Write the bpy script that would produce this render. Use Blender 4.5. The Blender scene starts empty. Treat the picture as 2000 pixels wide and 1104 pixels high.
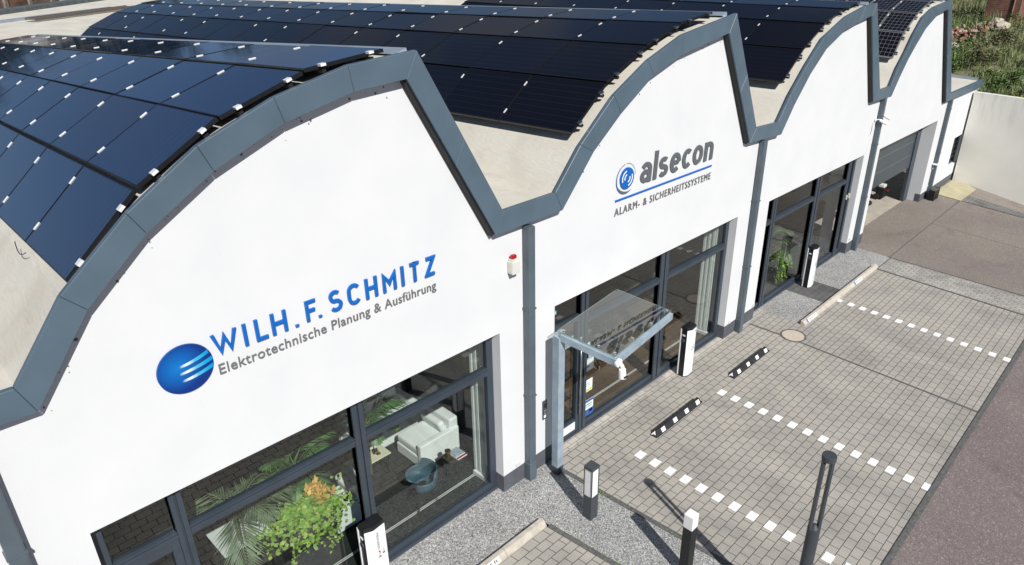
import bpy, bmesh, math, random
from mathutils import Vector, Matrix
R = math.radians
random.seed(7)
sc = bpy.context.scene
COL = sc.collection

# ------------------------------------------------------------------ camera
cam_d = bpy.data.cameras.new("camera")
cam = bpy.data.objects.new("camera", cam_d)
COL.objects.link(cam)
yaw, pit, rol = R(40.8441), R(-25.076), R(1.5495)
F = Vector((math.cos(yaw)*math.cos(pit), math.sin(yaw)*math.cos(pit), math.sin(pit)))
Rt = Vector((math.sin(yaw), -math.cos(yaw), 0))
Up = Rt.cross(F)
R2 = math.cos(rol)*Rt + math.sin(rol)*Up
U2 = -math.sin(rol)*Rt + math.cos(rol)*Up
mw = Matrix((R2, U2, -F)).transposed().to_4x4()
mw.translation = Vector((-1.9872, -6.292, 7.6671))
cam.matrix_world = mw
cam_d.sensor_fit = 'HORIZONTAL'
cam_d.sensor_width = 36
cam_d.lens = 1382.97/2000*36
cam_d.shift_x = (1000-1136.58)/2000
cam_d.shift_y = (529.85-552)/2000
cam_d.clip_start = 0.05
cam_d.clip_end = 3000
sc.camera = cam

# ------------------------------------------------------------------ light
SUN_AZ, SUN_EL = R(-108.5), R(42)
sdir = Vector((math.cos(SUN_EL)*math.cos(SUN_AZ), math.cos(SUN_EL)*math.sin(SUN_AZ), math.sin(SUN_EL)))
world = bpy.data.worlds.new("World"); sc.world = world; world.use_nodes = True
wn = world.node_tree; wn.nodes.clear()
wo = wn.nodes.new('ShaderNodeOutputWorld'); bg = wn.nodes.new('ShaderNodeBackground')
sky = wn.nodes.new('ShaderNodeTexSky'); sky.sky_type = 'NISHITA'; sky.sun_disc = False
sky.sun_elevation = SUN_EL; sky.sun_rotation = math.pi/2 - SUN_AZ
sky.air_density = 1.0; sky.dust_density = 0.0; sky.ozone_density = 3.6
# thin broken cloud in the sky, laid out by direction
tc = wn.nodes.new('ShaderNodeTexCoord'); mp = wn.nodes.new('ShaderNodeMapping')
mp.inputs['Scale'].default_value = (1.3, 1.3, 3.4)
nz = wn.nodes.new('ShaderNodeTexNoise'); nz.inputs['Scale'].default_value = 2.2; nz.inputs['Detail'].default_value = 6
cr = wn.nodes.new('ShaderNodeValToRGB'); cr.color_ramp.elements[0].position = .47; cr.color_ramp.elements[1].position = .72
va = wn.nodes.new('ShaderNodeVectorMath'); va.operation = 'ADD'; va.inputs[1].default_value = (0, 0, .18)
vn = wn.nodes.new('ShaderNodeVectorMath'); vn.operation = 'NORMALIZE'
wn.links.new(tc.outputs['Generated'], va.inputs[0]); wn.links.new(va.outputs[0], vn.inputs[0]); wn.links.new(vn.outputs[0], sky.inputs['Vector'])
mx = wn.nodes.new('ShaderNodeMix'); mx.data_type = 'RGBA'
mx.inputs[7].default_value = (2.6, 2.7, 3.0, 1)
wn.links.new(tc.outputs['Generated'], mp.inputs[0]); wn.links.new(mp.outputs[0], nz.inputs['Vector'])
wn.links.new(nz.outputs['Fac'], cr.inputs[0]); sxw = wn.nodes.new('ShaderNodeSeparateXYZ'); wn.links.new(tc.outputs['Generated'], sxw.inputs[0])
mrw = wn.nodes.new('ShaderNodeMapRange'); mrw.inputs[1].default_value = -.15; mrw.inputs[2].default_value = .55; mrw.inputs[3].default_value = .12; mrw.inputs[4].default_value = 1.0
wn.links.new(sxw.outputs[0], mrw.inputs[0])
mlw = wn.nodes.new('ShaderNodeMath'); mlw.operation = 'MULTIPLY'; wn.links.new(cr.outputs[0], mlw.inputs[0]); wn.links.new(mrw.outputs[0], mlw.inputs[1])
wn.links.new(mlw.outputs[0], mx.inputs[0])
wn.links.new(sky.outputs[0], mx.inputs[6]); wn.links.new(mx.outputs[2], bg.inputs[0])
bg.inputs[1].default_value = 0.05
wn.links.new(bg.outputs[0], wo.inputs[0])
sun_d = bpy.data.lights.new("sun", 'SUN'); sun_d.energy = 4.8; sun_d.angle = R(0.53); sun_d.color = (1.0, .975, .93)
sun = bpy.data.objects.new("sun", sun_d); COL.objects.link(sun)
sun.rotation_euler = sdir.to_track_quat('Z', 'Y').to_euler(); sun.location = (0, 0, 40)
vs = sc.view_settings
vs.view_transform = 'Standard'; vs.look = 'None'; vs.gamma = 1; vs.use_curve_mapping = False
vs.exposure = 0.20

# ------------------------------------------------------------------ materials
def newmat(name):
    m = bpy.data.materials.new(name); m.use_nodes = True
    nt = m.node_tree
    return m, nt, nt.nodes['Principled BSDF']
def L(nt, a, b): nt.links.new(a, b)
def node(nt, t, **kw):
    n = nt.nodes.new(t)
    for k, v in kw.items():
        if k in n.inputs: n.inputs[k].default_value = v
        else: setattr(n, k, v)
    return n
def coords(nt, kind='Object'):
    return nt.nodes.new('ShaderNodeTexCoord').outputs[kind]
def rgba(c): return (c[0], c[1], c[2], 1)
def ramp(nt, fac, stops):
    r = nt.nodes.new('ShaderNodeValToRGB'); e = r.color_ramp.elements
    while len(e) < len(stops): e.new(.5)
    for el, (p, c) in zip(e, stops): el.position = p; el.color = rgba(c) if len(c) == 3 else c
    L(nt, fac, r.inputs[0]); return r.outputs[0]
def mixc(nt, fac, a, b, mode='MIX'):
    n = nt.nodes.new('ShaderNodeMix'); n.data_type = 'RGBA'; n.blend_type = mode
    for i, v in ((0, fac), (6, a), (7, b)):
        if hasattr(v, 'links'): L(nt, v, n.inputs[i])
        elif i == 0: n.inputs[0].default_value = v
        else: n.inputs[i].default_value = rgba(v)
    return n.outputs[2]
def plain(name, col, rough=.5, metal=0., var=.12, vscale=6., bump=0., bscale=60., spec=.5, kind='Object'):
    m, nt, b = newmat(name)
    b.inputs['Roughness'].default_value = rough; b.inputs['Metallic'].default_value = metal
    b.inputs['Specular IOR Level'].default_value = spec
    co = coords(nt, kind)
    n = node(nt, 'ShaderNodeTexNoise', Scale=vscale, Detail=5.0); L(nt, co, n.inputs['Vector'])
    lo = tuple(c*(1-var) for c in col); hi = tuple(min(1, c*(1+var)) for c in col)
    L(nt, ramp(nt, n.outputs['Fac'], [(.3, lo), (.7, hi)]), b.inputs['Base Color'])
    if bump:
        n2 = node(nt, 'ShaderNodeTexNoise', Scale=bscale, Detail=3.0); L(nt, co, n2.inputs['Vector'])
        bp = node(nt, 'ShaderNodeBump', Strength=bump, Distance=.01); L(nt, n2.outputs['Fac'], bp.inputs['Height'])
        L(nt, bp.outputs[0], b.inputs['Normal'])
    return m

MAT = {}
# white render with faint grime
def stucco():
    m, nt, b = newmat('white_render'); b.inputs['Roughness'].default_value = .85
    co = coords(nt)
    n = node(nt, 'ShaderNodeTexNoise', Scale=1.3, Detail=6.0); L(nt, co, n.inputs[0])
    base = ramp(nt, n.outputs[0], [(.3, (.635, .645, .652)), (.7, (.68, .685, .69))])
    v = node(nt, 'ShaderNodeTexVoronoi', Scale=3.2); L(nt, co, v.inputs['Vector'])
    sp = ramp(nt, v.outputs['Distance'], [(.018, (1, 1, 1)), (.03, (0, 0, 0))])
    n3 = node(nt, 'ShaderNodeTexNoise', Scale=.9); L(nt, co, n3.inputs[0])
    gate = ramp(nt, n3.outputs[0], [(.5, (0, 0, 0)), (.62, (.6, .6, .6))])
    ms = mixc(nt, 1.0, sp, gate, 'MULTIPLY')
    L(nt, mixc(nt, ms, base, (.36, .33, .28)), b.inputs['Base Color'])
    n2 = node(nt, 'ShaderNodeTexNoise', Scale=90., Detail=3.0); L(nt, co, n2.inputs[0])
    bp = node(nt, 'ShaderNodeBump', Strength=.18, Distance=.006); L(nt, n2.outputs[0], bp.inputs['Height']); L(nt, bp.outputs[0], b.inputs['Normal'])
    return m
MAT['wall'] = stucco()
MAT['fascia'] = plain('slate_blue_sheet_metal', (.082, .122, .158), .42, 0, .10, 2.2, .05, 300)
MAT['zinc'] = plain('pale_zinc_flashing', (.34, .40, .46), .35, .3, .1, 3)
MAT['plinth'] = plain('dark_plinth_render', (.085, .09, .105), .8, 0, .15, 5, .2, 120)
MAT['pipe'] = plain('painted_downpipe', (.085, .108, .13), .4, 0, .12, 3)
MAT['frame'] = plain('anthracite_aluminium', (.038, .05, .066), .35, 0, .1, 4)
MAT['galv'] = plain('galvanised_steel', (.34, .42, .49), .42, .25, .18, 5, .05, 80)
MAT['steel'] = plain('brushed_steel', (.6, .6, .6), .25, 1, .05, 8)
MAT['black'] = plain('black_plastic', (.012, .012, .014), .4, 0, .2, 9)
MAT['rubber'] = plain('black_rubber', (.018, .018, .02), .65, 0, .3, 12, .2, 90)
MAT['white'] = plain('white_paint', (.8, .8, .8), .35, 0, .03, 6)
MAT['matt_white'] = plain('matt_white', (.74, .75, .74), .8, 0, .05, 6)
MAT['paint_white'] = plain('worn_white_paving', (.84, .83, .81), .75, 0, .12, 14, .15, 120)
MAT['charcoal'] = plain('charcoal_powder_coat', (.05, .057, .066), .45, 0, .1, 6)
MAT['blackpost'] = plain('black_powder_coat', (.012, .013, .015), .5, 0, .1, 6)
MAT['blue'] = plain('blue_letter_face', (.0, .115, .44), .4, 0, .03, 6)
MAT['grey_letter'] = plain('grey_letter_face', (.105, .115, .125), .45, 0, .04, 6)
MAT['thin_grey'] = plain('grey_lettering', (.15, .15, .155), .5, 0, .04, 6)
MAT['red'] = plain('red_lens', (.38, .004, .012), .2, 0, .1, 20)
MAT['cream_plastic'] = plain('cream_plastic', (.66, .63, .52), .5, 0, .06, 10)
MAT['offwhite_plastic'] = plain('offwhite_plastic', (.62, .62, .58), .5, 0, .04, 10)
MAT['kerb'] = plain('pale_concrete_kerb', (.45, .41, .345), .9, 0, .16, 9, .35, 160)
MAT['edging'] = plain('dark_granite_edging', (.105, .105, .10), .85, 0, .35, 26, .3, 160)
MAT['upholstery'] = plain('white_upholstery', (.74, .77, .75), .9, 0, .06, 5, .15, 60)
MAT['blueseat'] = plain('blue_grey_shell', (.045, .10, .135), .5, 0, .1, 7)
MAT['wire'] = plain('dark_wire', (.03, .03, .032), .4, .5, .1, 6)
MAT['brass'] = plain('brass', (.45, .31, .10), .3, 1, .1, 8)
MAT['cream_table'] = plain('cream_table_top', (.66, .64, .48), .5, 0, .05, 6)
MAT['dark_table'] = plain('dark_table_top', (.045, .042, .04), .4, 0, .15, 6)
MAT['desk'] = plain('white_laminate', (.70, .74, .73), .3, 0, .03, 6)
MAT['carpet'] = plain('charcoal_carpet', (.016, .02, .019), .98, 0, .4, 40, .4, 200)
MAT['hallfloor'] = plain('light_concrete_floor', (.40, .36, .30), .8, 0, .15, 3, .1, 60)
MAT['darkfloor'] = plain('dark_grey_floor', (.055, .054, .052), .6, 0, .2, 3)
MAT['inner_wall'] = plain('interior_wall_paint', (.22, .22, .215), .9, 0, .05, 2)
MAT['ceil'] = plain('dark_soffit', (.06, .06, .06), .9, 0, .1, 2)
MAT['blind'] = plain('white_blind', (.72, .77, .74), .7, 0, .03, 3)
MAT['palm'] = plain('palm_frond', (.06, .15, .035), .5, 0, .35, 7)
MAT['palm_pale'] = plain('pale_palm_frond', (.115, .16, .085), .5, 0, .3, 7)
MAT['pothos'] = plain('bright_green_leaf', (.30, .50, .05), .45, 0, .45, 14)
MAT['croton'] = plain('orange_leaf', (.52, .20, .05), .5, 0, .45, 15)
MAT['stem'] = plain('plant_stem', (.11, .10, .05), .7, 0, .2, 10)
MAT['terracotta'] = plain('dark_planter', (.03, .03, .032), .6, 0, .15, 10)
MAT['garage'] = plain('grey_garage_panel', (.052, .067, .076), .45, 0, .07, 2)
MAT['garage_seam'] = plain('garage_seam', (.28, .31, .32), .5, 0, .05, 2)
MAT['frame_black'] = plain('black_panel_frame', (.012, .012, .014), .35, .2, .1, 10)
MAT['frame_silver'] = plain('silver_panel_frame', (.33, .335, .34), .35, .6, .06, 10)
MAT['clamp'] = plain('white_clamp', (.78, .78, .78), .4, .1, .05, 10)
MAT['rail'] = plain('dark_rail', (.03, .03, .03), .5, .4, .1, 10)
MAT['steelplate'] = plain('cast_lid', (.48, .41, .34), .85, 0, .1, 18, .3, 90)
MAT['leaf_dry'] = plain('dry_leaf', (.16, .055, .02), .8, 0, .5, 30)
MAT['chrome'] = plain('chrome', (.75, .75, .75), .12, 1, .03, 6)
MAT['tyre'] = plain('tyre', (.015, .015, .016), .8, 0, .2, 20)
MAT['darkglass'] = plain('dark_vehicle_glass', (.01, .012, .014), .06, 0, .05, 2)
MAT['plate_blue'] = plain('plate_blue', (.02, .16, .65), .5, 0, .05, 10)
MAT['green_sign'] = plain('green_sign', (.0, .27, .13), .5, 0, .05, 10)
MAT['poster_blue'] = plain('poster_blue', (.03, .10, .32), .5, 0, .3, 40)
MAT['poster_lime'] = plain('poster_lime', (.45, .62, .12), .5, 0, .1, 20)
MAT['poster_grey'] = plain('poster_grey', (.35, .42, .50), .5, 0, .6, 60)
MAT['tarp'] = plain('white_tarp', (.78, .77, .77), .6, 0, .05, 3)
MAT['pink'] = plain('pink_lettering', (.75, .14, .28), .6, 0, .05, 6)
MAT['greyroof'] = plain('grey_flat_roof', (.36, .37, .36), .9, 0, .15, 1.2)
MAT['parapet'] = plain('slate_parapet', (.085, .10, .105), .8, 0, .25, 3, .2, 60)
MAT['shaded_return'] = plain('dark_shaded_return', (.018, .017, .016), .7, 0, .3, 4)  # fascia return and gap, darkened for the shade on them
MAT['grime'] = plain('grime', (.17, .15, .13), .9, 0, .3, 9)
MAT['bark'] = plain('bark', (.09, .07, .05), .9, 0, .3, 9, .4, 30)

def membrane():
    m, nt, b = newmat('cream_roof_membrane'); b.inputs['Roughness'].default_value = .7
    co = coords(nt)
    n = node(nt, 'ShaderNodeTexNoise', Scale=1.1, Detail=8.0, Distortion=.6); L(nt, co, n.inputs[0])
    c1 = ramp(nt, n.outputs[0], [(.3, (.56, .525, .45)), (.5, (.63, .595, .515)), (.72, (.67, .64, .565))])
    mp = node(nt, 'ShaderNodeMapping'); mp.inputs['Scale'].default_value = (5., .7, 1.2); mp.inputs['Rotation'].default_value = (0, 0, .5); L(nt, co, mp.inputs[0])
    n2 = node(nt, 'ShaderNodeTexNoise', Scale=2.0, Detail=4.0, Distortion=1.2); L(nt, mp.outputs[0], n2.inputs[0])
    st = ramp(nt, n2.outputs[0], [(.62, (0, 0, 0)), (.9, (.4, .4, .4))])
    L(nt, mixc(nt, st, c1, (.40, .31, .20)), b.inputs['Base Color'])
    wv = node(nt, 'ShaderNodeTexNoise', Scale=3.2, Detail=5.0, Distortion=2.5); L(nt, mp.outputs[0], wv.inputs[0])
    bp = node(nt, 'ShaderNodeBump', Strength=.22, Distance=.04); L(nt, wv.outputs[0], bp.inputs['Height']); L(nt, bp.outputs[0], b.inputs['Normal'])
    return m
MAT['membrane'] = membrane()

def bricks(name, c1, c2, mortar, bw, rh, msize, off=.5, rough=.85, bias=0., bump=.5, stain=.25, kind='UV', squash=1.0, phase=(0, 0)):
    m, nt, b = newmat(name); b.inputs['Roughness'].default_value = rough
    co = coords(nt, kind)
    mp = node(nt, 'ShaderNodeMapping'); mp.inputs['Location'].default_value = (phase[0], phase[1], 0); L(nt, co, mp.inputs[0])
    br = nt.nodes.new('ShaderNodeTexBrick'); br.offset = off; br.squash = squash
    br.inputs['Scale'].default_value = 1; br.inputs['Brick Width'].default_value = bw; br.inputs['Row Height'].default_value = rh
    br.inputs['Mortar Size'].default_value = msize; br.inputs['Mortar Smooth'].default_value = .25; br.inputs['Bias'].default_value = bias
    br.inputs['Color1'].default_value = rgba(c1); br.inputs['Color2'].default_value = rgba(c2); br.inputs['Mortar'].default_value = rgba(mortar)
    L(nt, mp.outputs[0], br.inputs['Vector'])
    n = node(nt, 'ShaderNodeTexNoise', Scale=1.4, Detail=7.0, Roughness=.6); L(nt, co, n.inputs[0])
    d = ramp(nt, n.outputs[0], [(.32, (1-stain, 1-stain, 1-stain*.95)), (.5, (1, 1, 1)), (.7, (1+stain*.5, 1+stain*.46, 1+stain*.4))])
    c = mixc(nt, 1.0, br.outputs['Color'], d, 'MULTIPLY')
    mp3 = node(nt, 'ShaderNodeMapping'); mp3.inputs['Scale'].default_value = (1.5, .22, 1); L(nt, co, mp3.inputs[0])
    n5 = node(nt, 'ShaderNodeTexNoise', Scale=1.0, Detail=5.0, Distortion=.4); L(nt, mp3.outputs[0], n5.inputs[0])
    c = mixc(nt, 1.0, c, ramp(nt, n5.outputs[0], [(.36, (.86, .865, .87)), (.52, (1, 1, 1)), (.7, (1.05, 1.045, 1.04))]), 'MULTIPLY')
    v5 = node(nt, 'ShaderNodeTexVoronoi', Scale=1.1); L(nt, co, v5.inputs['Vector'])
    c = mixc(nt, 1.0, c, ramp(nt, v5.outputs['Distance'], [(.012, (.45, .43, .42)), (.05, (1, 1, 1))]), 'MULTIPLY')
    n2 = node(nt, 'ShaderNodeTexNoise', Scale=70., Detail=4.0); L(nt, co, n2.inputs[0])
    g = ramp(nt, n2.outputs[0], [(.3, (.8, .8, .8)), (.7, (1.18, 1.17, 1.15))])
    L(nt, mixc(nt, 1.0, c, g, 'MULTIPLY'), b.inputs['Base Color'])
    iv = node(nt, 'ShaderNodeMath', operation='SUBTRACT'); iv.inputs[0].default_value = 1; L(nt, br.outputs['Fac'], iv.inputs[1])
    ad = node(nt, 'ShaderNodeMath', operation='MULTIPLY_ADD'); L(nt, n2.outputs[0], ad.inputs[0]); ad.inputs[1].default_value = .25; L(nt, iv.outputs[0], ad.inputs[2])
    bp = node(nt, 'ShaderNodeBump', Strength=bump, Distance=.008); L(nt, ad.outputs[0], bp.inputs['Height']); L(nt, bp.outputs[0], b.inputs['Normal'])
    return m
PITCH = .14335
PH = (0.0, 1.043+PITCH/2)
MAT['pavers'] = bricks('grey_beige_pavers', (.372, .347, .308), (.345, .327, .298), (.045, .039, .031), .21, PITCH, .0052, phase=PH, stain=.17)
MAT['pavers_light'] = bricks('light_border_pavers', (.50, .47, .425), (.42, .395, .36), (.14, .125, .105), .21, .11, .005, stain=.35)
MAT['pavers_strip'] = bricks('pale_grey_strip_pavers', (.40, .385, .35), (.31, .30, .285), (.10, .085, .07), .20, .10, .006, stain=.3)
MAT['pavers_dark'] = bricks('dark_grey_pavers', (.125, .125, .125), (.09, .09, .092), (.045, .043, .04), .21, .14, .006, stain=.25)
MAT['stripe_blocks'] = bricks('grey_block_strips', (.22, .215, .205), (.16, .16, .155), (.05, .045, .04), .22, .11, .012, stain=.3)
MAT['carpet_tiles'] = MAT['carpet']
MAT['wood'] = bricks('brown_wood_floor', (.13, .082, .048), (.085, .055, .034), (.03, .02, .013), .75, .09, .002, off=.37, rough=.35, bump=.1, stain=.35)
MAT['brick'] = bricks('old_red_brick', (.28, .10, .065), (.17, .075, .055), (.20, .15, .12), .24, .085, .014, stain=.5)
MAT['brick_worn'] = bricks('weathered_brick', (.27, .10, .05), (.10, .07, .055), (.14, .11, .09), .9, .5, .07, stain=.7)

def gravel():
    m, nt, b = newmat('grey_gravel'); b.inputs['Roughness'].default_value = .9
    co = coords(nt)
    v = node(nt, 'ShaderNodeTexVoronoi', Scale=80.); L(nt, co, v.inputs['Vector'])
    sp = node(nt, 'ShaderNodeSeparateColor'); L(nt, v.outputs['Color'], sp.inputs[0])
    c = ramp(nt, sp.outputs[0], [(0, (.15, .15, .146)), (.3, (.38, .378, .368)), (.7, (.56, .556, .54)), (1, (.86, .85, .83))])
    v2 = node(nt, 'ShaderNodeTexVoronoi', Scale=80., feature='DISTANCE_TO_EDGE'); L(nt, co, v2.inputs['Vector'])
    e = ramp(nt, v2.outputs['Distance'], [(0, (.5, .5, .5)), (.15, (1, 1, 1))])
    n = node(nt, 'ShaderNodeTexNoise', Scale=1.6, Detail=3.0); L(nt, co, n.inputs[0])
    l = ramp(nt, n.outputs[0], [(.3, (.88, .88, .88)), (.7, (1.1, 1.1, 1.1))])
    L(nt, mixc(nt, 1., mixc(nt, 1., c, e, 'MULTIPLY'), l, 'MULTIPLY'), b.inputs['Base Color'])
    ad = node(nt, 'ShaderNodeMath', operation='ADD'); L(nt, sp.outputs[1], ad.inputs[0]); L(nt, v2.outputs['Distance'], ad.inputs[1])
    bp = node(nt, 'ShaderNodeBump', Strength=.9, Distance=.014); L(nt, ad.outputs[0], bp.inputs['Height']); L(nt, bp.outputs[0], b.inputs['Normal'])
    return m
MAT['gravel'] = gravel()

def asphalt(name, stops):
    m, nt, b = newmat(name); b.inputs['Roughness'].default_value = .9
    co = coords(nt)
    n = node(nt, 'ShaderNodeTexNoise', Scale=.42, Detail=6.0, Roughness=.6); L(nt, co, n.inputs[0])
    c = ramp(nt, n.outputs[0], stops)
    vs_ = node(nt, 'ShaderNodeTexVoronoi', Scale=46.); L(nt, co, vs_.inputs['Vector'])
    spk = node(nt, 'ShaderNodeSeparateColor'); L(nt, vs_.outputs['Color'], spk.inputs[0])
    c = mixc(nt, 1., c, ramp(nt, spk.outputs[0], [(0, (.8, .8, .8)), (.2, (.95, .95, .95)), (.85, (1.02, 1.02, 1.02)), (.97, (1.5, 1.5, 1.48))]), 'MULTIPLY')
    n2 = node(nt, 'ShaderNodeTexNoise', Scale=120., Detail=2.0); L(nt, co, n2.inputs[0])
    g = ramp(nt, n2.outputs[0], [(.35, (.62, .62, .63)), (.55, (1.0, 1.0, 1.0)), (.72, (2.0, 2.0, 2.0))])
    c = mixc(nt, 1., c, g, 'MULTIPLY')
    n3 = node(nt, 'ShaderNodeTexNoise', Scale=.9, Detail=4.0); mp = node(nt, 'ShaderNodeMapping'); mp.inputs['Location'].default_value = (3.1, 5.5, 0); L(nt, co, mp.inputs[0]); L(nt, mp.outputs[0], n3.inputs[0])
    st = ramp(nt, n3.outputs[0], [(.58, (1, 1, 1)), (.72, (.7, .67, .66))])
    L(nt, mixc(nt, 1., c, st, 'MULTIPLY'), b.inputs['Base Color'])
    bp = node(nt, 'ShaderNodeBump', Strength=.4, Distance=.006); L(nt, n2.outputs[0], bp.inputs['Height']); L(nt, bp.outputs[0], b.inputs['Normal'])
    return m
MAT['asphalt'] = asphalt('reddish_asphalt', [(.3, (.175, .136, .134)), (.5, (.192, .156, .151)), (.7, (.215, .184, .166))])
MAT['asphalt_yard'] = asphalt('beige_grey_asphalt', [(.3, (.195, .158, .148)), (.5, (.215, .185, .16)), (.7, (.24, .21, .182))])

def concrete_wall():
    m, nt, b = newmat('weathered_concrete'); b.inputs['Roughness'].default_value = .9
    co = coords(nt)
    n = node(nt, 'ShaderNodeTexNoise', Scale=1.1, Detail=7.0); L(nt, co, n.inputs[0])
    c = ramp(nt, n.outputs[0], [(.3, (.74, .72, .65)), (.7, (.80, .785, .72))])
    mp = node(nt, 'ShaderNodeMapping'); mp.inputs['Scale'].default_value = (2.2, 2.2, .3); L(nt, co, mp.inputs[0])
    n2 = node(nt, 'ShaderNodeTexNoise', Scale=2.2, Detail=5.0); L(nt, mp.outputs[0], n2.inputs[0])
    sx = node(nt, 'ShaderNodeSeparateXYZ'); L(nt, co, sx.inputs[0])
    mr = node(nt, 'ShaderNodeMapRange'); mr.inputs[1].default_value = 1.9; mr.inputs[2].default_value = 3.2; L(nt, sx.outputs[2], mr.inputs[0])
    mm = node(nt, 'ShaderNodeMath', operation='MULTIPLY'); L(nt, ramp(nt, n2.outputs[0], [(.5, (0, 0, 0)), (.9, (.7, .7, .7))]), mm.inputs[0]); L(nt, mr.outputs[0], mm.inputs[1])
    L(nt, mixc(nt, mm.outputs[0], c, (.22, .20, .165)), b.inputs['Base Color'])
    bp = node(nt, 'ShaderNodeBump', Strength=.15, Distance=.01); L(nt, n.outputs[0], bp.inputs['Height']); L(nt, bp.outputs[0], b.inputs['Normal'])
    return m
MAT['concrete'] = concrete_wall()
MAT['beige_slab'] = plain('beige_slab', (.40, .36, .235), .9, 0, .12, 2.5, .15, 80)

def solar_glass(name, nx, nz, line, cell, lw, ior):
    m, nt, b = newmat(name)
    b.inputs['Roughness'].default_value = .07; b.inputs['IOR'].default_value = ior
    co = coords(nt, 'UV'); sx = node(nt, 'ShaderNodeSeparateXYZ'); L(nt, co, sx.inputs[0])
    def lines(o, n, w):
        a = node(nt, 'ShaderNodeMath', operation='MULTIPLY'); L(nt, o, a.inputs[0]); a.inputs[1].default_value = n
        f = node(nt, 'ShaderNodeMath', operation='FRACT'); L(nt, a.outputs[0], f.inputs[0])
        g = node(nt, 'ShaderNodeMath', operation='LESS_THAN'); L(nt, f.outputs[0], g.inputs[0]); g.inputs[1].default_value = w
        return g.outputs[0]
    l1 = lines(sx.outputs[0], nx, lw); l2 = lines(sx.outputs[1], nz, lw)
    mxn = node(nt, 'ShaderNodeMath', operation='MAXIMUM'); L(nt, l1, mxn.inputs[0]); L(nt, l2, mxn.inputs[1])
    oi = node(nt, 'ShaderNodeObjectInfo')
    cc = ramp(nt, oi.outputs['Random'], [(0, tuple(c*.75 for c in cell)), (1, tuple(c*1.3 for c in cell))])
    L(nt, mixc(nt, mxn.outputs[0], cc, line), b.inputs['Base Color'])
    n = node(nt, 'ShaderNodeTexNoise', Scale=5., Detail=4.0); L(nt, co, n.inputs[0])
    L(nt, ramp(nt, n.outputs[0], [(.3, (.04, .04, .04)), (.7, (.09, .09, .09))]), b.inputs['Roughness'])
    return m
MAT['cells_navy'] = solar_glass('navy_solar_cells', 12, 44, (.024, .042, .095), (.007, .020, .066), .09, 2.8)
MAT['cells'] = solar_glass('black_solar_cells', 30, 8, (.013, .014, .021), (.0035, .0036, .0065), .07, 1.62)
MAT['cells_grid'] = solar_glass('gridded_solar_cells', 6, 6, (.24, .24, .25), (.005, .005, .008), .045, 1.55)

def glass(name, tint, boost, green=None):
    m = bpy.data.materials.new(name); m.use_nodes = True; nt = m.node_tree; nt.nodes.clear()
    o = nt.nodes.new('ShaderNodeOutputMaterial'); mix = nt.nodes.new('ShaderNodeMixShader')
    tr = nt.nodes.new('ShaderNodeBsdfTransparent'); tr.inputs[0].default_value = rgba(tint)
    gl = nt.nodes.new('ShaderNodeBsdfGlossy'); gl.inputs['Roughness'].default_value = .0; gl.inputs[0].default_value = (.95, .97, .96, 1)
    lw = nt.nodes.new('ShaderNodeLayerWeight'); pw = nt.nodes.new('ShaderNodeMath'); pw.operation = 'POWER'; pw.inputs[1].default_value = 5
    ml = nt.nodes.new('ShaderNodeMath'); ml.operation = 'MULTIPLY_ADD'; ml.use_clamp = True; ml.inputs[1].default_value = .96*min(boost, 1.05); ml.inputs[2].default_value = .042*boost
    L(nt, lw.outputs['Facing'], pw.inputs[0]); L(nt, pw.outputs[0], ml.inputs[0]); L(nt, ml.outputs[0], mix.inputs[0])
    L(nt, tr.outputs[0], mix.inputs[1]); L(nt, gl.outputs[0], mix.inputs[2]); L(nt, mix.outputs[0], o.inputs[0])
    return m
MAT['glass'] = glass('window_glass', (.84, .88, .86), 2.5)
MAT['canopy_glass'] = glass('canopy_glass', (.78, .85, .83), 3.6)
MAT['glass_edge'] = plain('green_glass_edge', (.20, .30, .27), .2, 0, .05, 5)

def leafmat(name, cols, transl=.25):
    m, nt, b = newmat(name); b.inputs['Roughness'].default_value = .6
    at = node(nt, 'ShaderNodeObjectInfo'); gm = node(nt, 'ShaderNodeNewGeometry')
    L(nt, ramp(nt, gm.outputs['Random Per Island'], [(i/(len(cols)-1), c) for i, c in enumerate(cols)]), b.inputs['Base Color'])
    b.inputs['Subsurface Weight'].default_value = 0
    return m
MAT['croton'] = leafmat('orange_yellow_leaves', [(.62, .33, .06), (.50, .17, .04), (.50, .36, .07), (.68, .44, .13), (.42, .30, .05)])
MAT['pothos'] = leafmat('bright_green_leaves', [(.09, .22, .03), (.20, .36, .05), (.36, .46, .10), (.15, .30, .04), (.27, .42, .06)])

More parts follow.
